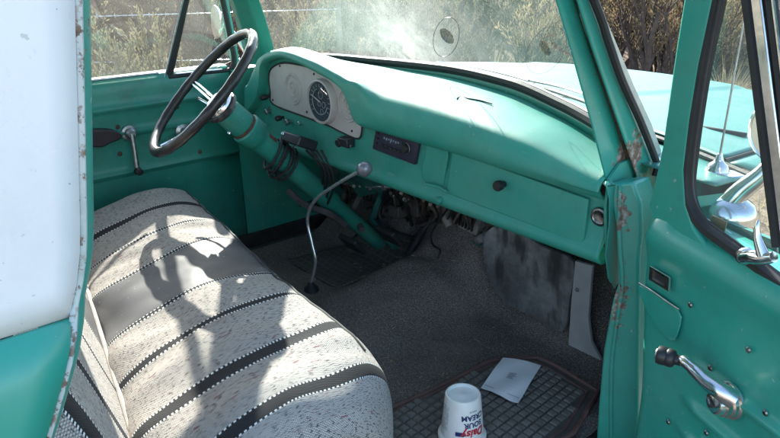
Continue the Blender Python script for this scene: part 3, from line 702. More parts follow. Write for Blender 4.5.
# pillars, windscreen ---------------------------------------------------------------
glass_pts = []
ws_top_y, ws_top_z = -.20, 1.83
def ws(a, b):
    """a across (-1..1), b up (0..1)"""
    xb, xt = .705, .60; x = (xb+(xt-xb)*b)*a
    zb = lerp(ZTR, x*.74/.72)+.014+.020*max(0, min(1, (x+.3)/.9))
    yb = ws_y(x)+.005; yt = -.09-.06*abs(a)**2.6
    z = zb+(ws_top_z-zb)*b; y = yb+(yt-yb)*b
    return Vector((x, y+.012*sin(pi*b), z))
def wsU(px, py):
    def P(a, b):
        d = ws(a, b)-CAM; z = d.dot(fw); return 390+FPX*d.dot(rt)/z-px, 219-FPX*d.dot(up)/z-py
    a, b = .2, .3
    for _ in range(25):
        f0 = P(a, b); fa = P(a+1e-4, b); fb = P(a, b+1e-4)
        j = [(fa[0]-f0[0])/1e-4, (fb[0]-f0[0])/1e-4, (fa[1]-f0[1])/1e-4, (fb[1]-f0[1])/1e-4]; det = j[0]*j[3]-j[1]*j[2]
        da = (f0[0]*j[3]-j[1]*f0[1])/det; db = (j[0]*f0[1]-j[2]*f0[0])/det; k = min(1, .3/max(1e-9, abs(da), abs(db)))
        a = max(-1, min(1, a-da*k)); b = max(0, min(1.0, b-db*k))
    return ws(a, b)
h1, h2 = wsU(447, 36), wsU(545, 48)
M['windscreen'] = glassy('windscreen_glass', (.84, .92, .89), .095, (.62, .64, .60), gloss=1.7, glare_patches=((wsU(396, 32), .42, .34), (wsU(406, 48), .20, .26)), holes=((h1, .030), (h2, .022)))  # bright dash reflection painted in as pale patches on the glass
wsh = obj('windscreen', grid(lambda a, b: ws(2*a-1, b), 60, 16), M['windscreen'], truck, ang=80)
def ring_on(c, r, n=40):
    i, j = min(((i, j) for i in range(-60, 61) for j in range(0, 41)), key=lambda q: (ws(q[0]/60, q[1]/40)-c).length)
    e1 = (ws((i+1)/60, j/40)-ws((i-1)/60, j/40)).normalized(); e2 = (ws(i/60, (j+1)/40)-ws(i/60, (j-1)/40)).normalized(); nn = e1.cross(e2).normalized()
    return [c-nn*.0 + (e1*cos(2*pi*k/n)+e2*sin(2*pi*k/n))*r+Vector((0, -.004, 0)) for k in range(n)]
def ering(cx, cy, rx, ry, tl, n=28):
    return catmull([wsU(cx+rx*cos(a)*cos(tl)-ry*sin(a)*sin(tl), cy+rx*cos(a)*sin(tl)+ry*sin(a)*cos(tl))+Vector((0, -.003, 0)) for a in [2*pi*k/n for k in range(n)]], 3, True)
obj('suction_cup_ring', tube(ering(447, 37, 12.5, 20, .25), .0008, 6, True), M['black_plastic'], wsh)
obj('suction_cup_ring', tube(ering(547, 50, 17, 26, .6), .0004, 6, True), M['black_plastic'], wsh)
obj('gasket_channel', grid(lambda a, b: ws(2*a-1, 0)+Vector((0, -.006, -.045+.045*b)), 60, 2), M['teal_dark'], wsh, solid=.003)
# rubber gasket along the bottom, with chrome bead
gk = [ws(-1+2*i/60, 0)+Vector((0, .0, .0)) for i in range(61)]
obj('gasket', tube([p+Vector((0, -.004, -.002)) for p in gk], .013, 8), M['black_rubber'], wsh)
obj('gasket_bead', tube([p+Vector((0, .016, .006)) for p in gk], .004, 6), M['dull_metal'], wsh)
obj('top_gasket', tube([ws(-1+2*i/40, 1) for i in range(41)], .012, 8), M['black_rubber'], wsh)
for s in (-1, 1):
    obj('side_gasket', tube([ws(s, j/16)+Vector((s*.004, -.002, 0)) for j in range(17)], .011, 8), M['black_rubber'], wsh)
# driver side windscreen pillar
obj('left_windscreen_pillar', bmesh.new(), M['teal'], truck).name = 'windscreen_pillar'
lp = bpy.data.objects['windscreen_pillar']; bm = bmesh.new()
a1 = [ws(-1, j/10) for j in range(11)]
for q in (0,):
    secs = []
    for j, p in enumerate(a1):
        w2 = .075-.02*j/10
        secs.append([bm.verts.new(v) for v in (p+Vector((.012, .004, 0)), p+Vector((-.004, -.035, -.004)), p+Vector((-.03, -.055, -.004)), p+Vector((-.045, -w2, 0)), p+Vector((-.080, -w2, 0)), p+Vector((-.085, -.015, 0)), p+Vector((-.04, .018, 0)))])
    for A, B in zip(secs, secs[1:]):
        for k in range(7): bm.faces.new((A[k], A[(k+1) % 7], B[(k+1) % 7], B[k]))
bmesh.ops.recalc_face_normals(bm, faces=bm.faces); bm.to_mesh(lp.data); bm.free()
bv = lp.modifiers.new('b', 'BEVEL'); bv.width = .005; bv.segments = 2; bv.limit_method = 'ANGLE'
# passenger side windscreen pillar: big teal upright with the rusted seam
RUSTP = [(U(626, 158, 'X', .745), .060, (1, 1, .5), .62), (U(636, 188, 'X', .745), .05, (1, 1, .6), .45), (U(620, 215, 'X', .78), .05, (1.3, 1.3, .4), .42), (U(617, 300, 'X', .79), .06, (1.3, 1.3, .35), .38), (U(600, 70, 'X', .745), .06, (1, 1, .35), .22), (U(607, 110, 'X', .74), .05, (1, 1, .4), .12)]
M['teal_pillar'] = paint('teal_pillar_paint', col=(.018, .285, .22), rust=RUSTP, dust=.06, rough=.34)
Xp = .74
obj('windscreen_pillar', prism([U(x, y, 'X', Xp) for x, y in ((484, -200), (556, 2), (573, 60), (592, 128), (606, 183), (637, 183), (612, 110), (590, 47), (576, 2), (507, -200))], AWAY*.05), M['teal_pillar'], truck, bevel=.006, seg=3)
obj('pillar_jamb', prism([U(x, y, 'X', Xp+.02) for x, y in ((506, -200), (577, 2), (591, 47), (613, 110), (636, 176), (640, 196), (652, 205), (660, 172), (650, 155), (627, 95), (606, 38), (592, 0), (524, -200))], AWAY*.05), M['teal_pillar'], truck, bevel=.007, seg=3)
obj('pillar_seam', tube(catmull([U(x, y, 'X', Xp+.004) for x, y in ((507, -200), (578, 2), (592, 47), (612, 108), (622, 140), (633, 172), (641, 200), (644, 222))], 5), .0035, 7), M['rust'], truck)
obj('pillar_gasket', tube(catmull([U(x, y, 'X', Xp+.03) for x, y in ((512, -200), (594, 0), (608, 40), (622, 80), (640, 120), (652, 150), (657, 165), (655, 176))], 5), .0075, 8), M['black_rubber'], truck)
obj('glass_edge_trim', prism([U(x, y, 'X', Xp) for x, y in ((530, -200), (598, 0), (617, 45), (635, 88), (652, 125), (661, 150), (660, 168), (655, 150), (640, 115), (624, 80), (609, 40), (595, 0), (524, -200))], AWAY*.02), simple('pale_trim', (.42, .47, .43), .35, .3), truck)
# lower door post, with bracket lip beside the dash end
JN, JP = Vector((.42, -.907, 0)), Vector((.775, -.02, 0))
obj('door_post', prism([U(x, y, JN, JP) for x, y in ((607, 184), (634, 182), (641, 205), (642, 232), (639, 260), (639, 300), (638, 360), (637, 470), (594, 470), (598, 405), (603, 350), (612, 300), (617, 285), (616, 230), (611, 200))], Vector((0, .06, 0))), M['teal_pillar'], truck, bevel=.006, seg=3)
obj('door_post_seam', tube(catmull([U(x, y, JN, JP+JN*.003) for x, y in ((620, 186), (619, 215), (620, 250), (622, 285), (617, 320), (612, 360), (611, 400), (611, 450))], 5), .0045, 7), M['teal_pillar'], truck)
obj('dash_end_cap', prism([U(x, y, 'X', .765) for x, y in ((605, 183), (620, 185), (619, 215), (618, 262), (619, 283), (614, 290), (608, 272), (605, 258), (609, 225), (609, 200))], AWAY*.03), M['teal'], truck, bevel=.003)
obj('hinge_gap', tube(catmull([U(x, y, 'X', .80) for x, y in ((640, 232), (639, 260), (638, 280))], 4), .006, 7), M['rust'], truck)
obj('chrome_tab', prism([U(x, y, 'Z', 1.235) for x, y in ((603, 184), (610, 181), (615, 186), (606, 187))], (0, 0, .003)), M['chrome'], truck)
# roof, rear wall, header
obj('roof_panel', grid(lambda a, b: Vector(((-.78+1.56*a), -.22-1.03*b, 1.905+.05*sin(pi*min(1, max(0, a)))*1 + .02*sin(pi*b))), 24, 14), M['white'], truck, solid=.03)
obj('windscreen_header', prism([(-.64, -.10, 1.83), (.64, -.10, 1.83), (.70, -.24, 1.91), (-.70, -.24, 1.91)], (0, .03, .02)), M['teal'], truck)
for s in (-1, 1):
    obj('roof_rail', prism([(s*.68, -.19, 1.85), (s*.84, -.19, 1.86), (s*.84, -1.25, 1.88), (s*.70, -1.25, 1.86)], (0, 0, .05)), M['teal'], truck, bevel=.01)
bm = bmesh.new()
for c_, s_ in (((0, -1.25, .98), (1.60, .03, .76)), ((0, -1.25, 1.82), (1.60, .03, .20)), ((-.68, -1.25, 1.54), (.24, .03, .36)), ((.68, -1.25, 1.54), (.24, .03, .36))): add_box(bm, c_, s_)
obj('rear_wall', bm, M['teal'], truck)
obj('rear_window', prism([(-.56, -1.25, 1.36), (.56, -1.25, 1.36), (.56, -1.25, 1.72), (-.56, -1.25, 1.72)], (0, -.005, 0)), bpy.data.materials['side_glass'], truck)
obj('rear_quarter', prism([(-.88, -1.25, .60), (-.88, -1.02, .60), (-.88, -1.02, 1.31), (-.82, -1.02, 1.84), (-.82, -1.25, 1.84), (-.88, -1.25, 1.31)], (.05, 0, 0)), M['teal'], truck)
# near cab corner (white over teal) with chipped door-opening edge
Xe = .88
edge = [(74, -30), (75, 0), (77, 90), (79, 180), (80, 250), (77, 282), (66, 330), (50, 380), (32, 438), (10, 520)]
we = [(x, y) for x, y in edge if y <= 290]
wtop = [U(x, y, 'X', Xe) for x, y in edge]
ew = [p for p in wtop if p.z > 1.365]; et = [p for p in wtop if p.z <= 1.40]
zsplit = 1.372
def edge_y(z):
    zs = sorted(((p.z, p.y) for p in wtop)); return lerp(zs, z)
bm = grid(lambda a, b: Vector((Xe-.012*max(0, (zsplit+.31*b-1.5)), edge_y(zsplit+.44*b)*(1-a)+(-1.30)*a, zsplit+.44*b)), 12, 16)
obj('cab_corner', bm, M['white'], truck, label='white upper corner of the cab behind the door', solid=.004)
def lowx(z):
    d = zsplit-z; return Xe+.028*(1-math.exp(-max(0, d)/.02))-.0*d
bm = grid(lambda a, b: Vector((lowx(zsplit-.77*b**1.6)+.002, edge_y(zsplit-.77*b**1.6)*(1-a)+(-1.30)*a if zsplit-.77*b**1.6 > 1.15 else edge_y(1.15)*(1-a)-1.30*a, zsplit-.77*b**1.6)), 8, 50)
obj('lower_cab_corner', bm, M['teal_door'], truck, solid=.004)
M['chipped'] = paint('chipped_edge_paint', col=(.50, .53, .53), rough=.5, chips=.43, dust=.35, fade=(.16, .38, .33), grime=.6)
M['chip_teal'] = paint('chipped_teal_edge', chips=.36, rough=.45, grime=.4)
zs = [.62+.05*i for i in range(25)]
el = [Vector((lowx(z)-.002 if z < zsplit else Xe-.002, edge_y(z) if z > 1.15 else edge_y(1.15), z)) for z in [1.80-.02*i for i in range(60)]]
def ribbon(pts, o1, o2, n=5):
    return grid(lambda a, b: pts[round(a*(len(pts)-1))]+Vector(o1)*(1-b)+Vector(o2)*b+Vector((.004*sin(pi*b), .004*sin(pi*b), 0)), len(pts)-1, n)
obj('chipped_door_edge', ribbon(el, (0, -.001, 0), (-.006, .005, 0)), M['chipped'], truck, solid=.002)
obj('door_opening_lip', ribbon(el, (-.006, .005, 0), (-.034, .020, 0)), M['chip_teal'], truck, solid=.002)
obj('door_opening_jamb', ribbon(el, (-.034, .020, 0), (-.10, .005, 0)), M['teal'], truck, solid=.002)
obj('door_sill_plate', prism([(.76, -1.02, .615), (.87, -1.02, .60), (.87, -.05, .60), (.76, -.05, .615)], (0, 0, .02)), M['teal'], truck, bevel=.005)

# hood, cowl, fenders ---------------------------------------------------------------
def hood_pt(x, t):
    ax_ = abs(x)
    yr = .40-.22*(ax_/.95)**2; yf = 1.40-.20*(ax_/.95)**2.2
    z = 1.292-.055*t-.030*(ax_/.95)**2-.05*max(0, t-.88)/.12*1.0
    z += .010*math.exp(-((ax_-.36)/.03)**2)*0
    st = .007/(1+math.exp(-(ax_-.30-.18*t)/.006)); z += -st
    return Vector((x, yr+(yf-yr)*t, z))
hood = obj('hood', grid(lambda a, b: hood_pt(-.86+1.72*a, b), 120, 30), M['teal_hood'], truck, ang=60, solid=.004)
obj('hood_front_lip', grid(lambda a, b: hood_pt(-.86+1.72*a, 1)+Vector((0, .03*sin(b*pi/2), -.16*b)), 40, 6), M['teal_hood'], truck)
for s in (-1, 1):
    def fend(a, b, s=s):
        p = hood_pt(.868*s, a*1.02); r = b
        if r < .4: q = Vector((s*(.868+.12*math.sin(r/.4*pi/2)), p.y, p.z-.006-.06*(1-cos(r/.4*pi/2))))
        else: q = Vector((s*(.988+.01*(r-.4)), p.y, p.z-.066-.55*(r-.4)/.6))
        return q
    obj('front_fender', grid(fend, 24, 20), M['teal_hood'], truck, solid=.004)
    obj('fender_gap', tube([hood_pt(.865*s, i/20)+Vector((0, 0, -.004)) for i in range(21)], .004, 6), M['black_rubber'], truck)
cow = obj('cowl', grid(lambda a, b: Vector((-.93+1.86*a, (ws_y(-.93+1.86*a) if abs(-.93+1.86*a) < .74 else ws_y(.74)-.2*(abs(-.93+1.86*a)-.74))*(1-b)+(hood_pt(-.93+1.86*a, 0).y-.006)*b+.02*(1-b), (min(lerp(ZTR, max(-.74, min(.74, -.93+1.86*a))), 1.30)-.008)*(1-b)+1.262*b-.02*abs(-.93+1.86*a)*b)), 60, 8), M['teal_hood'], truck, solid=.004)
obj('hood_rear_gap', tube([hood_pt(-.93+1.86*i/40, 0)+Vector((0, -.006, -.010)) for i in range(41)], .006, 6), M['black_rubber'], truck)
for (p0, p1) in (((498, 83), (538, 93)),):
    c = [U(499, 82, 'Z', 1.300), U(507, 80.5, 'Z', 1.300), U(537, 88, 'Z', 1.300), U(528, 91, 'Z', 1.300)]
    obj('cowl_vent', prism(c, (0, 0, .004)), M['teal_dark'], cow)
# wipers parked along the glass
for pts in ([(430, 65), (455, 68.5), (490, 75.5), (520, 84)], [(515, 82.5), (548, 89.5), (572, 97), (600, 107)]):
    base_ = [U(x, y, 'Z', 1.335)+Vector((0, .0, 0)) for x, y in pts]
    wp = obj('wiper_blade', tube(catmull(base_, 4), .0055, 6), M['black_rubber'], truck)
    obj('wiper_arm', tube(catmull([p+Vector((.02, .012, .010)) for p in base_], 4), .0042, 6), M['dull_metal'], wp)
random.seed(5)
bm = bmesh.new()
for i in range(90):
    q = U(random.uniform(425, 600), 0, 'Z', 1.3); px_l = random.uniform(440, 600); py_l = 62+(px_l-430)*.25+random.uniform(-3, 2)
    c_ = U(px_l, py_l, 'Z', 1.322); a_ = random.uniform(0, 6.28); l_ = random.uniform(.006, .022)
    add_tube(bm, [c_, c_+Vector((cos(a_)*l_, sin(a_)*l_, random.uniform(-.004, .006)))], random.uniform(.0008, .002), 4)
obj('dry_litter', bm, M['straw_lit'], cow)
# antenna
ab = U(717, 173, 'Z', 1.245)
an = obj('antenna_base', lathe([(.0, .040), (.005, .040), (.008, .030), (.010, .024), (.018, .018), (.022, .006), (.030, .002), (.030, -.004)], ab, (0, 0, 1), 20), M['chrome'], truck)
obj('antenna_plinth', prism([ab+Vector(v) for v in ((-.045, -.012, -.006), (-.02, -.03, -.006), (.04, -.02, -.006), (.052, .012, -.006), (.02, .03, -.006), (-.03, .02, -.006))], (0, 0, .010)), M['chrome'], an, bevel=.003)
obj('antenna_whip', tube([ab+Vector((0, 0, .035)), ab+Vector((.012, .0, .75))], [.0022, .0014], 6), M['dull_metal'], an)

# passenger door, swung open -----------------------------------------------------------
TH = RAD(66); DN = Vector((-cos(TH), -sin(TH), 0)); DD = Vector((sin(TH), -cos(TH), 0)); DP = Vector((.86, -.02, 0))+DN*.06
pd = empty('passenger_door', (.87, -.02, .60)); pd.parent = truck
pd['label'] = 'open passenger door with chrome window crank and vent window'
def D(px, py, off=0): return U(px, py, DN, DP+DN*off)
def DS(s, z, off=0): return DP+DD*s+DN*off+Vector((0, 0, z))
def pobj(name, bm, mat, **k):
    o = obj(name, bm, mat, pd, **k); o.matrix_parent_inverse = Matrix.Translation(-Vector(pd.location)); return o
# inner skin: a relief surface in (s,z)
lefts = [(.60, .075), (.85, .078), (1.0, .06), (1.10, .046), (1.17, .045), (1.215, .052), (1.26, .080)]
sill = lambda s: 1.226-.012*max(0, s-.2)+.05/(1+math.exp((s-.085)/.012))
def relief(s, z):
    r = 0
    for z0, k in ((1.005, 1), (.93, 1), (.865, 1)):
        zz = z0+.0*s
        if s > .19: r += .012*math.exp(-((z-zz)/.011)**2)*min(1, (s-.19)/.05)
    r -= .012/(1+math.exp(-(z-1.195)/.010))*0
    r += .012*math.exp(-((z-1.185)/.035)**2)
    return r
def pskin(a, b):
    z = .60+b*(1.0)
    z = .60+(sill(0)-.60)*b
    sl_ = lerp(lefts, z); s = sl_+(1.04-sl_)*a**1.0
    z = .60+(sill(s)-.60)*b
    edge_ = -.02*math.exp(-(s-sl_)/.006)
    top = -.02*math.exp(-(sill(s)-z)/.008)
    return DS(s, z, relief(s, z)+edge_+top)
pobj('door_skin', grid(pskin, 110, 150), M['teal_door'], ang=75)
pobj('door_edge_fold', grid(lambda a, b: pskin(0, b)-DN*.09*a, 4, 60), M['teal_door'])
pobj('door_outer_skin', prism([DS(.02, .60, -.11), DS(1.06, .60, -.11), DS(1.06, 1.27, -.11), DS(.02, 1.21, -.11)], -DN*.01), M['teal_hood'])
pobj('door_sill_top', prism([DS(.12, 1.200, -.020), DS(1.05, 1.190, -.020), DS(1.05, 1.190, -.10), DS(.12, 1.200, -.10)], (0, 0, .010)), M['teal_door'])
# front window frame upright
A_ = [D(*p) for p in ((683, 0), (675, 50), (668, 100), (662, 145), (655, 178), (648, 205), (656, 232), (700, 262), (712, 255), (694, 228), (686, 205), (684, 170), (690, 120), (699, 65), (713, 0))]
e1 = (A_[0]-A_[1]).normalized(); e2 = (A_[-1]-A_[-2]).normalized()
tl = A_[0]+e1*((1.70-A_[0].z)/e1.z); tr_ = A_[-1]+e2*((1.68-A_[-1].z)/e2.z)
pobj('window_frame_front', prism([tl]+A_+[tr_], -DN*.016), M['teal_door'], bevel=.006, seg=4)
pobj('window_frame_top', prism([tl, tr_, DS(1.03, 1.69), DS(1.03, 1.735), tl+Vector((0, 0, .04))], -DN*.04), M['teal_door'], bevel=.006)
pobj('window_frame_rear', prism([DS(1.0, 1.25), DS(1.04, 1.25), DS(1.03, 1.72), DS(.995, 1.70)], -DN*.04), M['teal_door'], bevel=.006)
# black vent weatherstrip following the frame
W_ = [D(*p, -.010) for p in ((718, 0), (705, 60), (696, 115), (690, 160), (688, 186), (692, 208), (703, 226), (725, 243), (752, 262), (790, 291), (840, 330))]
e3 = (W_[0]-W_[1]).normalized(); wt = W_[0]+e3*((1.66-W_[0].z)/e3.z)
bm = bmesh.new(); wpts = catmull([wt]+W_, 6)
def flat_ribbon(bm, pts, w_, th, nrm):
    secs = []
    for i, p in enumerate(pts):
        t_ = (pts[min(i+1, len(pts)-1)]-pts[max(i-1, 0)]).normalized(); sd = t_.cross(nrm).normalized()*w_
        secs.append([bm.verts.new(p+q) for q in (sd, sd*.6+nrm*th, -sd*.6+nrm*th, -sd, -sd-nrm*th, sd-nrm*th)])
    for A, B in zip(secs, secs[1:]):
        for k_ in range(6): bm.faces.new((A[k_], A[(k_+1) % 6], B[(k_+1) % 6], B[k_]))
    bm.faces.new(secs[0]); bm.faces.new(secs[-1][::-1])
flat_ribbon(bm, wpts, .0088, .009, DN)
pobj('vent_weatherstrip', bm, M['black_rubber'], ang=60)
pobj('vent_frame_bead', tube([p+DN*.004 for p in catmull([D(*p, -.008) for p in ((726, -20), (711, 55), (702, 110), (696, 155), (694.5, 184), (698, 204), (709, 220), (730, 236), (768, 263))], 6)], .0022, 6), M['black_plastic'])
# vent division bar: black rubber + chrome channel
V0, V1 = D(749, 0, -.015), D(774.5, 205, -.015); vd = (V0-V1).normalized(); Vt = V1+vd*((1.70-V1.z)/vd.z); Vb = V1-vd*.06
bm = bmesh.new(); flat_ribbon(bm, [Vb, V1, V0, Vt], .0085, .009, DN); pobj('vent_division_bar', bm, M['black_rubber'])
sh = DD*.017
pobj('chrome_channel', prism([Vb+sh*.75, Vb+sh*1.9, Vt+sh*1.9, Vt+sh*.75], DN*.010), M['chrome'], bevel=.002)
bm = bmesh.new(); flat_ribbon(bm, [Vb+sh*2.3, V0+sh*2.3, Vt+sh*2.3], .006, .006, DN); pobj('glass_run_channel', bm, M['black_rubber'])
pobj('chrome_channel_lip', tube([Vb+sh*2.8+DN*.004, Vt+sh*2.8+DN*.004], .0025, 6), M['chrome'])
M['vent_glass'] = glassy('vent_window_glass', (.93, .97, .95), .05, (.5, .55, .52), gloss=1.3)
pobj('vent_glass', prism([DS(.10, 1.25, -.03), D(778, 262, -.03), Vt-DN*.015, tl-DN*.03, DS(.06, 1.5, -.03)], -DN*.003), M['vent_glass'])
pobj('window_glass', prism([Vb+sh*2.3-DN*.012, DS(1.0, 1.24, -.027), DS(1.0, 1.70, -.027), Vt+sh*2.3-DN*.012], -DN*.004), M['vent_glass'])
# tan rectangle on the vent glass
# vent latch: chrome lever on a rosette
lc = D(760, 259, .006)
bm = bmesh.new()
add_lathe(bm, [(0, .012), (.010, .011), (.013, .005), (.013, -.004)], D(746, 256, .002), DN, 18)
add_tube(bm, catmull([D(743, 258, .010), D(752, 257, .014), D(762, 258, .016), D(774, 257, .014)], 5), [.009, .010, .010, .010, .010, .0105, .0105, .0105, .010, .010, .0095, .0095, .009, .009, .008, .008], 12)
add_tube(bm, catmull([D(764, 257, .016), D(760, 246, .018), D(757, 235, .020), D(757.5, 226, .020), D(759, 220, .018)], 5), [.0095-.0004*i for i in range(21)], 12)
pobj('vent_latch', bm, M['chrome'])
# small chrome framed slot and recessed cup
fr = [D(*p, .008) for p in ((651.5, 266), (671, 277.5), (670, 291), (650.5, 279))]
cen = sum(fr, Vector())/4
bm = bmesh.new(); inn_ = [cen+(p-cen)*.66 for p in fr]
for i in range(4):
    j = (i+1) % 4; add_prism(bm, [fr[i], fr[j], inn_[j], inn_[i]], DN*.004)
pobj('lock_slot_frame', bm, M['chrome'])
pobj('lock_slot', prism([cen+(p-cen)*.68 for p in fr], DN*.001), M['black_plastic'])
rc = [D(*p, .004) for p in ((641, 285), (679, 309), (680, 330), (672, 341), (655, 322), (645, 303))]
pobj('handle_recess', prism(catmull(rc, 3, True), DN*.004), M['teal_door'], bevel=.003, seg=3)
pobj('recess_edge', tube(catmull([D(639, 283, .009), D(652, 291, .010), D(666, 301, .010), D(679, 309.5, .010)], 4), .0016, 6), M['dull_metal'])
# window crank
hc = D(730, 400, .006); kc = D(666, 366, .004)
pobj('crank_rosette', lathe([(0, .034), (.012, .034), (.017, .031), (.019, .024), (.022, .022), (.0225, .014), (.026, .012), (.0265, .006), (.030, .004), (.0305, 0)], hc, DN, 28), M['chrome'])
c1_, c2_ = D(731, 399, .045), D(706, 386, .055)
arm = catmull([D(733, 399, .030), D(722, 392, .042), D(709, 383, .050), D(697, 372, .056), D(688, 364, .060), D(683, 360, .060)], 5)
pobj('window_crank', tube(arm, [.016-.008*i/25 if i < 18 else .0095 for i in range(26)], 12), M['chrome'])
kn = D(664, 366, .085); kdir = (D(680, 361, .060)-kn).normalized()
bm = bmesh.new(); k0 = D(681, 361, .060)
add_lathe(bm, [(0, -.002), (.0085, 0), (.0085, .008), (.013, .010), (.0150, .013), (.0152, .020), (.0142, .022), (.0152, .024), (.0156, .032), (.0145, .036), (.012, .037), (0, .037)], k0, (DN*.62-DD*.78), 24)
pobj('crank_knob', bm, M['black_plastic'])
pobj('crank_knob_cap', lathe([(0, .002), (.009, .002), (.010, 0)], k0+(DN*.62-DD*.78).normalized()*.037, (DN*.62-DD*.78), 18), M['dull_metal'])
for (x, y) in ((748, 350), (710, 368), (765, 413), (706, 433), (668, 422), (690, 305)):
    pobj('door_screw', lathe([(0, .002), (.003, .002), (.0052, 0)], D(x, y, .005), DN, 12), M['lock_metal'])
# exterior mirror on the open door
mh = D(791, 130, -.20)
mn = (CAM-mh).normalized()*.55+Vector((.1, -.9, 0)); mn.normalize()
pm = pobj('side_mirror', lathe([(.0, .001), (.058, .001), (.0635, .004), (.066, 0), (.064, -.008), (.045, -.022), (0, -.03)], mh, mn, 36), M['chrome'])
pobj('mirror_glass', lathe([(0, .0035), (.060, .0035)], mh, mn, 36), M['mirror'])
m0, m1 = D(728, 205, -.14), D(768, 168, -.18)
pobj('mirror_arm', tube(catmull([m0, m0.lerp(m1, .35)+Vector((0, 0, .004)), m1, mh-mn*.02], 6), [.021-.0005*i for i in range(19)], 12), M['chrome'])
pobj('mirror_foot', lathe([(0, .028), (.02, .026), (.034, .016), (.042, .0), (.043, -.01)], m0+Vector((0, 0, -.012)), (0.1, -.2, 1), 24, sx=1.25), M['chrome'])
st = [D(*p, -.034) for p in ((712, 215), (727, 222), (724, 234), (709, 226))]
pobj('tan_patch', prism(st, -DN*.001), simple('tan_patch', (.36, .25, .15), .7), label='small tan rectangle on the vent glass')  # thin tan rectangle lying against the vent glass

# ------------------------------------------------------------------ loose things on the floor
# rubber mat
fm = empty('floor_mat', (.56, -.04, .63))
tag(fm, 'dark rubber floor mat with square pads and reddish border on passenger floor', 'floor mat')
MZ = .632
mo = [U(x, y, 'Z', MZ) for x, y in ((392, 408), (430, 392), (488, 362), (505, 359), (538, 358), (556, 366), (598, 392))]
mo += [Vector((.74, -.05, MZ)), Vector((.74, -.42, MZ)), Vector((.40, -.42, MZ))]
def fobj(name, bm, mat, par, **k):
    o = obj(name, bm, mat, par, **k); o.matrix_parent_inverse = Matrix.Translation(-Vector(par.location)); return o
fobj('mat_sheet', prism(mo, (0, 0, -.008)), M['mat'], fm)
fobj('mat_border', tube([p+Vector((0, 0, .001)) for p in mo], .007, 8, True), M['mat_edge'], fm)
cen = sum(mo, Vector())/len(mo); inner = [cen+(p-cen)*.90 for p in mo]
fobj('mat_inner_rib', tube([p+Vector((0, 0, .000)) for p in inner], .004, 8, True), M['mat_edge'], fm)
def inside(x, y, poly):
    r = False; n = len(poly)
    for i in range(n):
        a, b = poly[i], poly[i-1]
        if (a.y > y) != (b.y > y) and x < (b.x-a.x)*(y-a.y)/(b.y-a.y)+a.x: r = not r
    return r
g1 = (U(440, 420, 'Z', MZ)-U(470, 405, 'Z', MZ)); 
bm = bmesh.new(); ga = RAD(4)
e_1, e_2 = Vector((cos(ga), sin(ga), 0)), Vector((-sin(ga), cos(ga), 0)); inn2 = [cen+(p-cen)*.87 for p in mo]
for i in range(-16, 17):
    for j in range(-18, 19):
        p = cen+e_1*(i*.024)+e_2*(j*.024)
        if not inside(p.x, p.y, inn2): continue
        q = [p+e_1*(a*.0095)+e_2*(b*.0095) for a, b in ((-1, -1), (1, -1), (1, 1), (-1, 1))]
        t4 = [v+(p-v)*.28+Vector((0, 0, .0045)) for v in q]
        A = [bm.verts.new(v+Vector((0, 0, .0004))) for v in q]; B = [bm.verts.new(v) for v in t4]
        bm.faces.new(B)
        for k_ in range(4): bm.faces.new((A[k_], A[(k_+1) % 4], B[(k_+1) % 4], B[k_]))
fobj('mat_pads', bm, M['mat_pad'], fm, smooth=False)
# folded white paper
pc = [U(x, y, 'Z', MZ+.008) for x, y in ((503, 358.5), (541, 366.5), (518, 405), (481, 389))]
pap = obj('paper_sheet', bmesh.new(), M['paper']); bm = bmesh.new()
ed_l = None
ed = lambda a, b: (pc[0]*(1-a)+pc[1]*a)*(1-b)+(pc[3]*(1-a)+pc[2]*a)*b+Vector((0, 0, .005*sin(a*pi)*(1-b)+.012*abs(a-.45)*b+.004*sin(a*7+b*5)*b+.003))
grid(ed, 12, 12, bm=bm); bmesh.ops.recalc_face_normals(bm, faces=bm.faces); bm.to_mesh(pap.data); bm.free()
sm = pap.modifiers.new('s', 'SOLIDIFY'); sm.thickness = .0016
tag(pap, 'white folded paper with faint grey print lying on the rubber mat', 'paper')
bm = bmesh.new()
for i in range(5):
    b0 = .40+.035*i; l0 = .40; l1 = (.60, .56, .62, .54, .57)[i]
    add_prism(bm, [ed(l0, b0)+Vector((0, 0, .0016)), ed(l1, b0)+Vector((0, 0, .0016)), ed(l1, b0+.014)+Vector((0, 0, .0016)), ed(l0, b0+.014)+Vector((0, 0, .0016))], (0, 0, .0003))
add_prism(bm, [ed(.04, .90)+Vector((0, 0, .0016)), ed(.96, .90)+Vector((0, 0, .0016)), ed(.96, .91)+Vector((0, 0, .0016)), ed(.04, .91)+Vector((0, 0, .0016))], (0, 0, .0003))
obj('printed_lines', bm, M['ink'], pap)
# straw and grit trodden into the carpet
random.seed(41); bm = bmesh.new()
for i in range(260):
    x = random.uniform(-.35, .72); y = random.uniform(-.30, .42)
    if inside(x, y, mo): continue
    z = floor_z(x, y)+.006; a_ = random.uniform(0, 6.28); l_ = random.choice((.004, .006, .012, .02))
    add_tube(bm, [(x, y, z), (x+cos(a_)*l_, y+sin(a_)*l_, z+.001)], random.uniform(.0006, .0014), 4)
dl = obj('straw_litter', bm, M['straw_lit']); tag(dl, 'bits of straw and grit scattered over the cab carpet', 'litter', None, 'stuff')
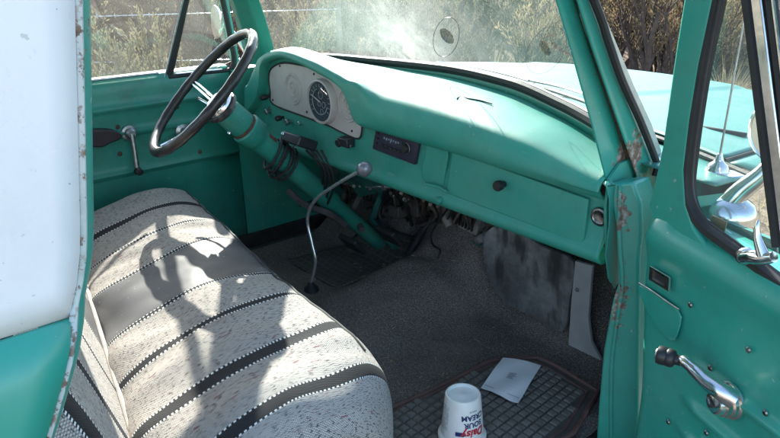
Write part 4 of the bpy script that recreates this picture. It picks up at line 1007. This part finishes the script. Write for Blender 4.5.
# upturned tub
TUBH, R0, R1 = .118, .0385, .051
tc = U(463, 392, 'Z', MZ+TUBH+.006); tb = Vector((tc.x, tc.y, MZ+.004))
tub = empty('food_tub', tb); tag(tub, 'white plastic sour cream tub standing upside down on the mat', 'tub')
def rad_at(h): return R1+(R0-R1)*(h/TUBH)
fobj('tub_body', lathe([(R1+.003, 0), (R1+.0045, .003), (R1+.0045, .010), (R1+.002, .013), (rad_at(.02), .016), (R0+.0015, TUBH-.004), (R0, TUBH-.001), (R0-.003, TUBH), (R0-.006, TUBH-.002), (R0-.007, TUBH-.006), (.008, TUBH-.006), (.006, TUBH-.005), (0, TUBH-.005)], tb, (0, 0, 1), 48), M['tub'], tub)
tocam = math.atan2(CAM.y-tb.y, CAM.x-tb.x)
def wrap_text(s, size, h, ang, mat, name, bold=0, shear=0, rot=pi):
    cu = bpy.data.curves.new(name, 'FONT'); cu.body = s; cu.size = size; cu.align_x = 'CENTER'; cu.offset = bold; cu.shear = shear; cu.resolution_u = 3
    to = bpy.data.objects.new('t', cu); COL.objects.link(to); bpy.context.view_layer.update()
    me = bpy.data.meshes.new_from_object(to.evaluated_get(bpy.context.evaluated_depsgraph_get())); bpy.data.objects.remove(to)
    bm = bmesh.new(); bm.from_mesh(me); bmesh.ops.subdivide_edges(bm, edges=[e for e in bm.edges if e.calc_length() > .004], cuts=2)
    for v in bm.verts:
        x, y = -v.co.x, -v.co.y                                # upside down
        hh = h+y; r = rad_at(hh)+.0014; a = ang+x/r; v.co = tb+Vector((r*cos(a), r*sin(a), hh))
    fobj(name, bm, mat, tub, smooth=False)
A0 = tocam+RAD(34)
wrap_text('CREAM', .0175, .086, A0, M['blue_ink'], 'cream_lettering', .0006)
wrap_text('SOUR', .0175, .068, A0, M['blue_ink'], 'sour_lettering', .0006)
wrap_text('Daisy', .026, .050, A0, M['red_ink'], 'brand_lettering', .0008, .2)
wrap_text('natural', .0065, .096, A0-RAD(0), M['blue_ink'], 'small_lettering')
bm = bmesh.new()
for i in range(12):
    h0 = .040+.005*i
    for j in range(7):
        a = tocam-RAD(88)+RAD(6.5)*j; r = rad_at(h0)+.0014
        if (i*5+j*3) % 7 == 0: continue
        v = [tb+Vector((r*cos(q), r*sin(q), hh)) for q, hh in ((a, h0), (a+RAD(5), h0), (a+RAD(5), h0+.0018), (a, h0+.0018))]
        bm.faces.new([bm.verts.new(x) for x in v])
fobj('fine_print', bm, M['ink'], tub, smooth=False)
bm = grid(lambda a, b: tb+Vector((cos(A0-RAD(52)+RAD(24)*a)*(rad_at(.036+.010*b)+.0013), sin(A0-RAD(52)+RAD(24)*a)*(rad_at(.036+.010*b)+.0013), .036+.010*b)), 10, 1)
fobj('blue_bar', bm, M['blue_ink'], tub)

# ------------------------------------------------------------------ outdoors
t = NT('dry_ground'); c = t.ramp(t.noise(1.3, 8, rough=.65), [(.3, (.16, .115, .085)), (.5, (.27, .205, .15)), (.7, (.36, .29, .22))])
c = t.mix(t.ramp(t.noise(14, 5), [(.55, 0.), (.7, .6)]), c, (.12, .095, .07)); t.set(col=c, rough=.95, spec=.1); t.bump(t.noise(9, 8, rough=.7), .8, .06)
M['ground'] = t.m
def gz(x, y):
    d = max(0, -x*.75+y*.66-9); return .13*d if d < 60 else 7.8+.02*(d-60)
def gfn(a, b):
    u_ = (a*2-1); v_ = (b*2-1); x = 300*u_*abs(u_)**1.6; y = 300*v_*abs(v_)**1.6
    return Vector((x, y, gz(x, y)+.06*sin(x*.9)*sin(y*.8)*min(1, (x*x+y*y)/30)))
go = obj('ground', grid(gfn, 120, 120), M['ground']); go['kind'] = 'structure'; go['label'] = 'dry tan dirt ground rising to a gentle slope'

def leafmat(name, c1, c2, tr=.25):
    t = NT(name); oi = t.n('ObjectInfo')
    c = t.mix(t.ramp(t.noise(3.2, 4), [(.3, 0.), (.7, 1.)]), c1, c2)
    hs = t.n('HueSaturation'); t.l(c, hs.inputs['Color']); t.l(t.math('ADD', .55, t.math('MULTIPLY', oi.outputs['Random'], .85)), hs.inputs['Value'])
    t.set(col=hs.outputs[0], rough=.75, spec=.2)
    tl = t.n('BsdfTranslucent'); t.l(hs.outputs[0], tl.inputs[0]); mx = t.n('MixShader'); mx.inputs[0].default_value = tr
    t.l(t.b.outputs[0], mx.inputs[1]); t.l(tl.outputs[0], mx.inputs[2]); t.l(mx.outputs[0], t.out.inputs[0]); return t.m
M['sage'] = leafmat('sage_leaf', (.25, .228, .125), (.46, .41, .25))
M['olive'] = leafmat('olive_leaf', (.20, .15, .078), (.42, .325, .185))
M['dry'] = leafmat('dry_twig', (.05, .038, .038), (.14, .105, .095), .1)
M['straw'] = leafmat('straw_blade', (.40, .32, .17), (.58, .48, .29), .35)
M['bark'] = simple('dark_bark', (.075, .055, .045), .9, var=.4, nscale=20, bump=.5, bscale=60)

def bush_meshes(kind, seed):
    R = random.Random(seed); stems = bmesh.new(); lv = bmesh.new()
    def leaf(p, d, ln, wd):
        s = d.cross(Vector((R.uniform(-1, 1), R.uniform(-1, 1), R.uniform(-1, 1))))
        if s.length < 1e-3: return
        s = s.normalized()*wd
        lv.faces.new([lv.verts.new(v) for v in (p-s*.4, p+d*ln*.5-s, p+d*ln, p+d*ln*.5+s)])
    def branch(p, d, ln, r, depth):
        n = 5; pts = [p.copy()]; q = p.copy(); dd_ = d.copy()
        for i in range(n):
            dd_ = (dd_+Vector((R.uniform(-1, 1), R.uniform(-1, 1), R.uniform(-.5, 1)))*.16).normalized(); q = q+dd_*ln/n; pts.append(q.copy())
        add_tube(stems, pts, [r*(1-.6*i/n) for i in range(n+1)], 4 if depth else 6)
        if depth < DEP:
            for k in range(NB[depth]):
                i = R.randint(1, n); dd2 = (dd_*.8+Vector((R.uniform(-1, 1), R.uniform(-1, 1), R.uniform(-.1, .9)))*SPR).normalized()
                branch(pts[i], dd2, ln*R.uniform(.45, .75), r*.55, depth+1)
        else:
            for k in range(NL):
                i = R.uniform(.15, n); a = pts[int(min(i, n-1))].lerp(pts[min(int(i)+1, n)], i-int(i))
                dd2 = (dd_+Vector((R.uniform(-1, 1), R.uniform(-1, 1), R.uniform(-.6, 1)))*.75).normalized()
                leaf(a+Vector((R.uniform(-1, 1), R.uniform(-1, 1), R.uniform(-1, 1)))*LS, dd2, LL*R.uniform(.6, 1.3), LW)
    if kind == 'sage': DEP, NB, SPR, NL, LL, LW, LS, n0, H, r0 = 2, (6, 4), .50, 48, .032, .0060, .012, 13, .62, .014
    elif kind == 'dry': DEP, NB, SPR, NL, LL, LW, LS, n0, H, r0 = 2, (5, 5), .8, 14, .06, .0042, .02, 13, .62, .011
    elif kind == 'tall': DEP, NB, SPR, NL, LL, LW, LS, n0, H, r0 = 3, (4, 4, 4), .62, 26, .036, .0062, .035, 6, 1.15, .045
    for k in range(n0):
        a = 2*pi*k/n0+R.uniform(-.3, .3); tilt = R.uniform(.15, .95)
        branch(Vector((cos(a)*.05, sin(a)*.05, -.03)), Vector((cos(a)*tilt, sin(a)*tilt, 1)).normalized(), H*R.uniform(.75, 1.15), r0, 0)
    return stems, lv
def tuft_mesh(seed, n=160, h=.55):
    R = random.Random(seed); bm = bmesh.new()
    for i in range(n):
        a = R.uniform(0, 2*pi); r = R.random()*.09; p = Vector((r*cos(a), r*sin(a), -.01)); l = h*R.uniform(.5, 1.1); d = Vector((cos(a)*R.uniform(.05, .6), sin(a)*R.uniform(.05, .6), 1)).normalized()
        s = Vector((-sin(a), cos(a), 0))*.004; q = p+d*l*.6; e = p+d*l+Vector((cos(a), sin(a), -.3))*l*.15
        v = [bm.verts.new(x) for x in (p-s, p+s, q+s*.8, q-s*.8, e)]
        bm.faces.new(v[:4]); bm.faces.new((v[3], v[2], v[4]))
    return bm
protos = {}
def make_proto(key, kind, seed, leafm, name, cname='foliage'):
    r = empty(name, (0, 0, 0)); s_, l_ = bush_meshes(kind, seed)
    a = obj('stems', s_, M['bark'] if kind != 'dry' else M['dry'], r); b = obj(cname, l_, leafm, r, smooth=False)
    protos[key] = [r, False]; return r
make_proto('s1', 'sage', 11, M['sage'], 'sagebrush'); make_proto('s2', 'sage', 12, M['olive'], 'sagebrush')
make_proto('d1', 'dry', 21, M['dry'], 'dry_bush', 'twigs'); make_proto('d2', 'dry', 22, M['olive'], 'dry_bush', 'twigs')
make_proto('t1', 'tall', 31, M['olive'], 'tall_shrub'); make_proto('t2', 'tall', 32, M['sage'], 'tall_shrub')
g = obj('grass_tuft', tuft_mesh(5), M['straw'], smooth=False); protos['g1'] = [g, False]
def place(key, x, y, s, rz, label, cat, group=None, sz=None):
    src, used = protos[key]
    if used:
        r = src.copy(); COL.objects.link(r)
        for ch in list(src.children):
            c_ = ch.copy(); COL.objects.link(c_); c_.parent = r
        if 'group' in r.keys() and not group: del r['group']
    else: r = src; protos[key][1] = True
    r.location = (x, y, gz(x, y)-.01); r.scale = (s, s, sz or s); r.rotation_euler = (0, 0, rz)
    tag(r, label, cat, group); return r
def GP(px, dist):
    d = fw*FPX+rt*(px-390)-up*(40-219); h = Vector((d.x, d.y, 0)).normalized(); p = CAM+h*dist; return p.x, p.y
# near, recognisable shrubs
NEAR = [
 ('s1', 140, 5.7, 1.12, 'pale green sagebrush behind the barbed wire, framed by the driver window', 'sagebrush'),
 ('d1', 176, 7.6, 1.7, 'dark tangled bush right behind the pale green sagebrush', 'dry bush'),
 ('d1', 132, 8.4, 1.9, 'dark brushwood directly above the pale green sagebrush', 'dry bush'),
 ('d1', 98, 7.6, 1.7, 'dark purplish dry bush left of the pale green sagebrush', 'dry bush'),
 ('d2', 196, 8.8, 1.1, 'straw brown bush seen through the driver vent window', 'dry bush'),
 ('s2', 288, 8.2, 1.2, 'olive brown bush beside the left windscreen pillar', 'sagebrush'),
 ('t1', 655, 8.5, 1.0, 'tall shrub with dark forked trunks between the two right pillars', 'shrub'),
 ('t2', 612, 10.5, 1.0, 'tall olive shrub just right of the passenger windscreen pillar', 'shrub'),
 ('d2', 545, 9.0, 1.25, 'dark bush behind the right suction cup mark on the windscreen', 'dry bush'),
 ('s2', 450, 9.5, 1.2, 'greenish bush behind the left suction cup mark on the windscreen', 'sagebrush'),
 ('t1', 738, 12.5, .9, 'olive shrub seen through the passenger vent glass beside the antenna', 'shrub'),
 ('g1', 490, 7.5, 1.6, 'pale straw grass tuft standing above the hood edge', 'grass tuft'),
 ('g1', 735, 8.0, 1.3, 'straw grass tuft behind the antenna whip', 'grass tuft'),
]
for i, (k_, px, d_, s, lab, cat) in enumerate(NEAR):
    x, y = GP(px, d_); place(k_, x, y, s, i*1.7, lab, cat)
random.seed(19)
LAB = {'s1': ('grey green sagebrush on the slope among many alike', 'sagebrush', 'sagebrush across the slope'), 's2': ('olive sagebrush on the slope among many alike', 'sagebrush', 'olive sagebrush across the slope'),
       'd1': ('dark leafless dry bush on the slope among many alike', 'dry bush', 'dark dry bushes across the slope'), 'd2': ('yellowish brown dry bush on the slope among many alike', 'dry bush', 'brown dry bushes across the slope'),
       't1': ('taller olive shrub in the far brush among many alike', 'shrub', 'taller shrubs in the far brush'), 't2': ('taller grey green shrub in the far brush among many alike', 'shrub', 'grey green shrubs in the far brush'), 'g1': ('dry straw grass tuft on the slope among many alike', 'grass tuft', 'straw grass tufts on the slope')}
for i in range(190):
    px = -60+900*((i*.618034) % 1); d_ = 10+26*((i+.5)/190)**1.1+random.uniform(-.6, .6)
    x, y = GP(px, d_)
    k_ = random.choices(('s1', 's2', 'd1', 'd2', 't1', 't2', 'g1'), (20, 22, 18, 16, 8, 6, 14))[0]
    lab, cat, grp = LAB[k_]
    place(k_, x, y, random.uniform(1.1, 1.9)*(1 if k_[0] != 't' else .7), random.uniform(0, 6.28), lab, cat, grp)
# dense far brush as one mass
R = random.Random(77); bm = bmesh.new()
for i in range(26000):
    px = -200+1150*R.random(); d_ = 30+45*R.random()**1.4; x, y = GP(px, d_)
    h = .5+.9*(.5+.5*sin(x*.9+1.3*sin(y*.7)))*(.5+.5*sin(y*1.1)); z = gz(x, y)+R.random()*h*1.5
    a = R.uniform(0, 2*pi); s = .16*R.uniform(.5, 1.4); v = Vector((cos(a), sin(a), R.uniform(-.3, .3)))*s; w_ = Vector((R.uniform(-.4, .4), R.uniform(-.4, .4), 1))*s*.8; c_ = Vector((x, y, z))
    bm.faces.new([bm.verts.new(q) for q in (c_-v*.5, c_+w_*.3+v*.2, c_+w_, c_-w_*.2+v*.5)])
br = obj('brushland', bm, M['olive'], smooth=False); tag(br, 'mass of distant olive and brown brush covering the slope', 'brush', None, 'stuff')
# dry litter and short grass close in
bm = bmesh.new()
for i in range(16000):
    px = -60+900*R.random(); d_ = 2.6+16*R.random()**1.2; x, y = GP(px, d_)
    if abs(x) < 1.1 and y < 1.6: continue
    a = R.uniform(0, 2*pi); h = R.uniform(.03, .16); s = Vector((cos(a), sin(a), 0))*.005; c_ = Vector((x, y, gz(x, y))); l_ = Vector((R.uniform(-.6, .6), R.uniform(-.6, .6), 1))*h
    bm.faces.new([bm.verts.new(q) for q in (c_-s, c_+s, c_+l_)])
gr = obj('dry_grass', bm, M['straw'], smooth=False); tag(gr, 'short dry grass and litter scattered over the dirt', 'grass', None, 'stuff')
# barbed wire fence
fe = empty('barbed_wire_fence', (-4.6, 1.0, 0)); tag(fe, 'barbed wire fence with shiny twisted strands beyond the driver window', 'fence')
def fpt(px, py, dist):
    d = (fw*FPX+rt*(px-390)-up*(py-219)); hd = Vector((d.x, d.y, 0)).length; return CAM+d*(dist/hd)
for (ya, yb) in ((16.5, 9), (62.5, 57), (-22, -30)):
    A, B = fpt(90, ya, 6.2), fpt(338, yb, 7.0); dv_ = B-A; A = A-dv_*.9; L = (B-A).length; n = int(L/.02)
    dv_ = (B-A).normalized(); s1, s2, _ = frame_basis(dv_)
    bm = bmesh.new()
    for ph in (0, pi):
        add_tube(bm, [A+dv_*(L*i/n)+(s1*cos(i*1.05+ph)+s2*sin(i*1.05+ph))*.0036 for i in range(n+1)], .0026, 4)
    for k_ in range(int(L/.14)):
        c_ = A+dv_*(.14*k_+.05)
        for q in range(2):
            a = q*1.6+k_; d2 = (s1*cos(a)+s2*sin(a))*.022; add_tube(bm, [c_-d2, c_+d2], .0018, 3)
    o = obj('wire_strand', bm, M['wire'], fe); o.matrix_parent_inverse = Matrix.Translation(-Vector(fe.location))
for px, d_ in ((30, 6.0), (339, 7.05)):
    p = fpt(px, 40, d_); 
    o = obj('fence_post', tube([(p.x, p.y, -.1), (p.x+.01, p.y, .7), (p.x, p.y+.01, 1.5)], [.035, .032, .028], 9), M['wood'], fe); o.matrix_parent_inverse = Matrix.Translation(-Vector(fe.location))
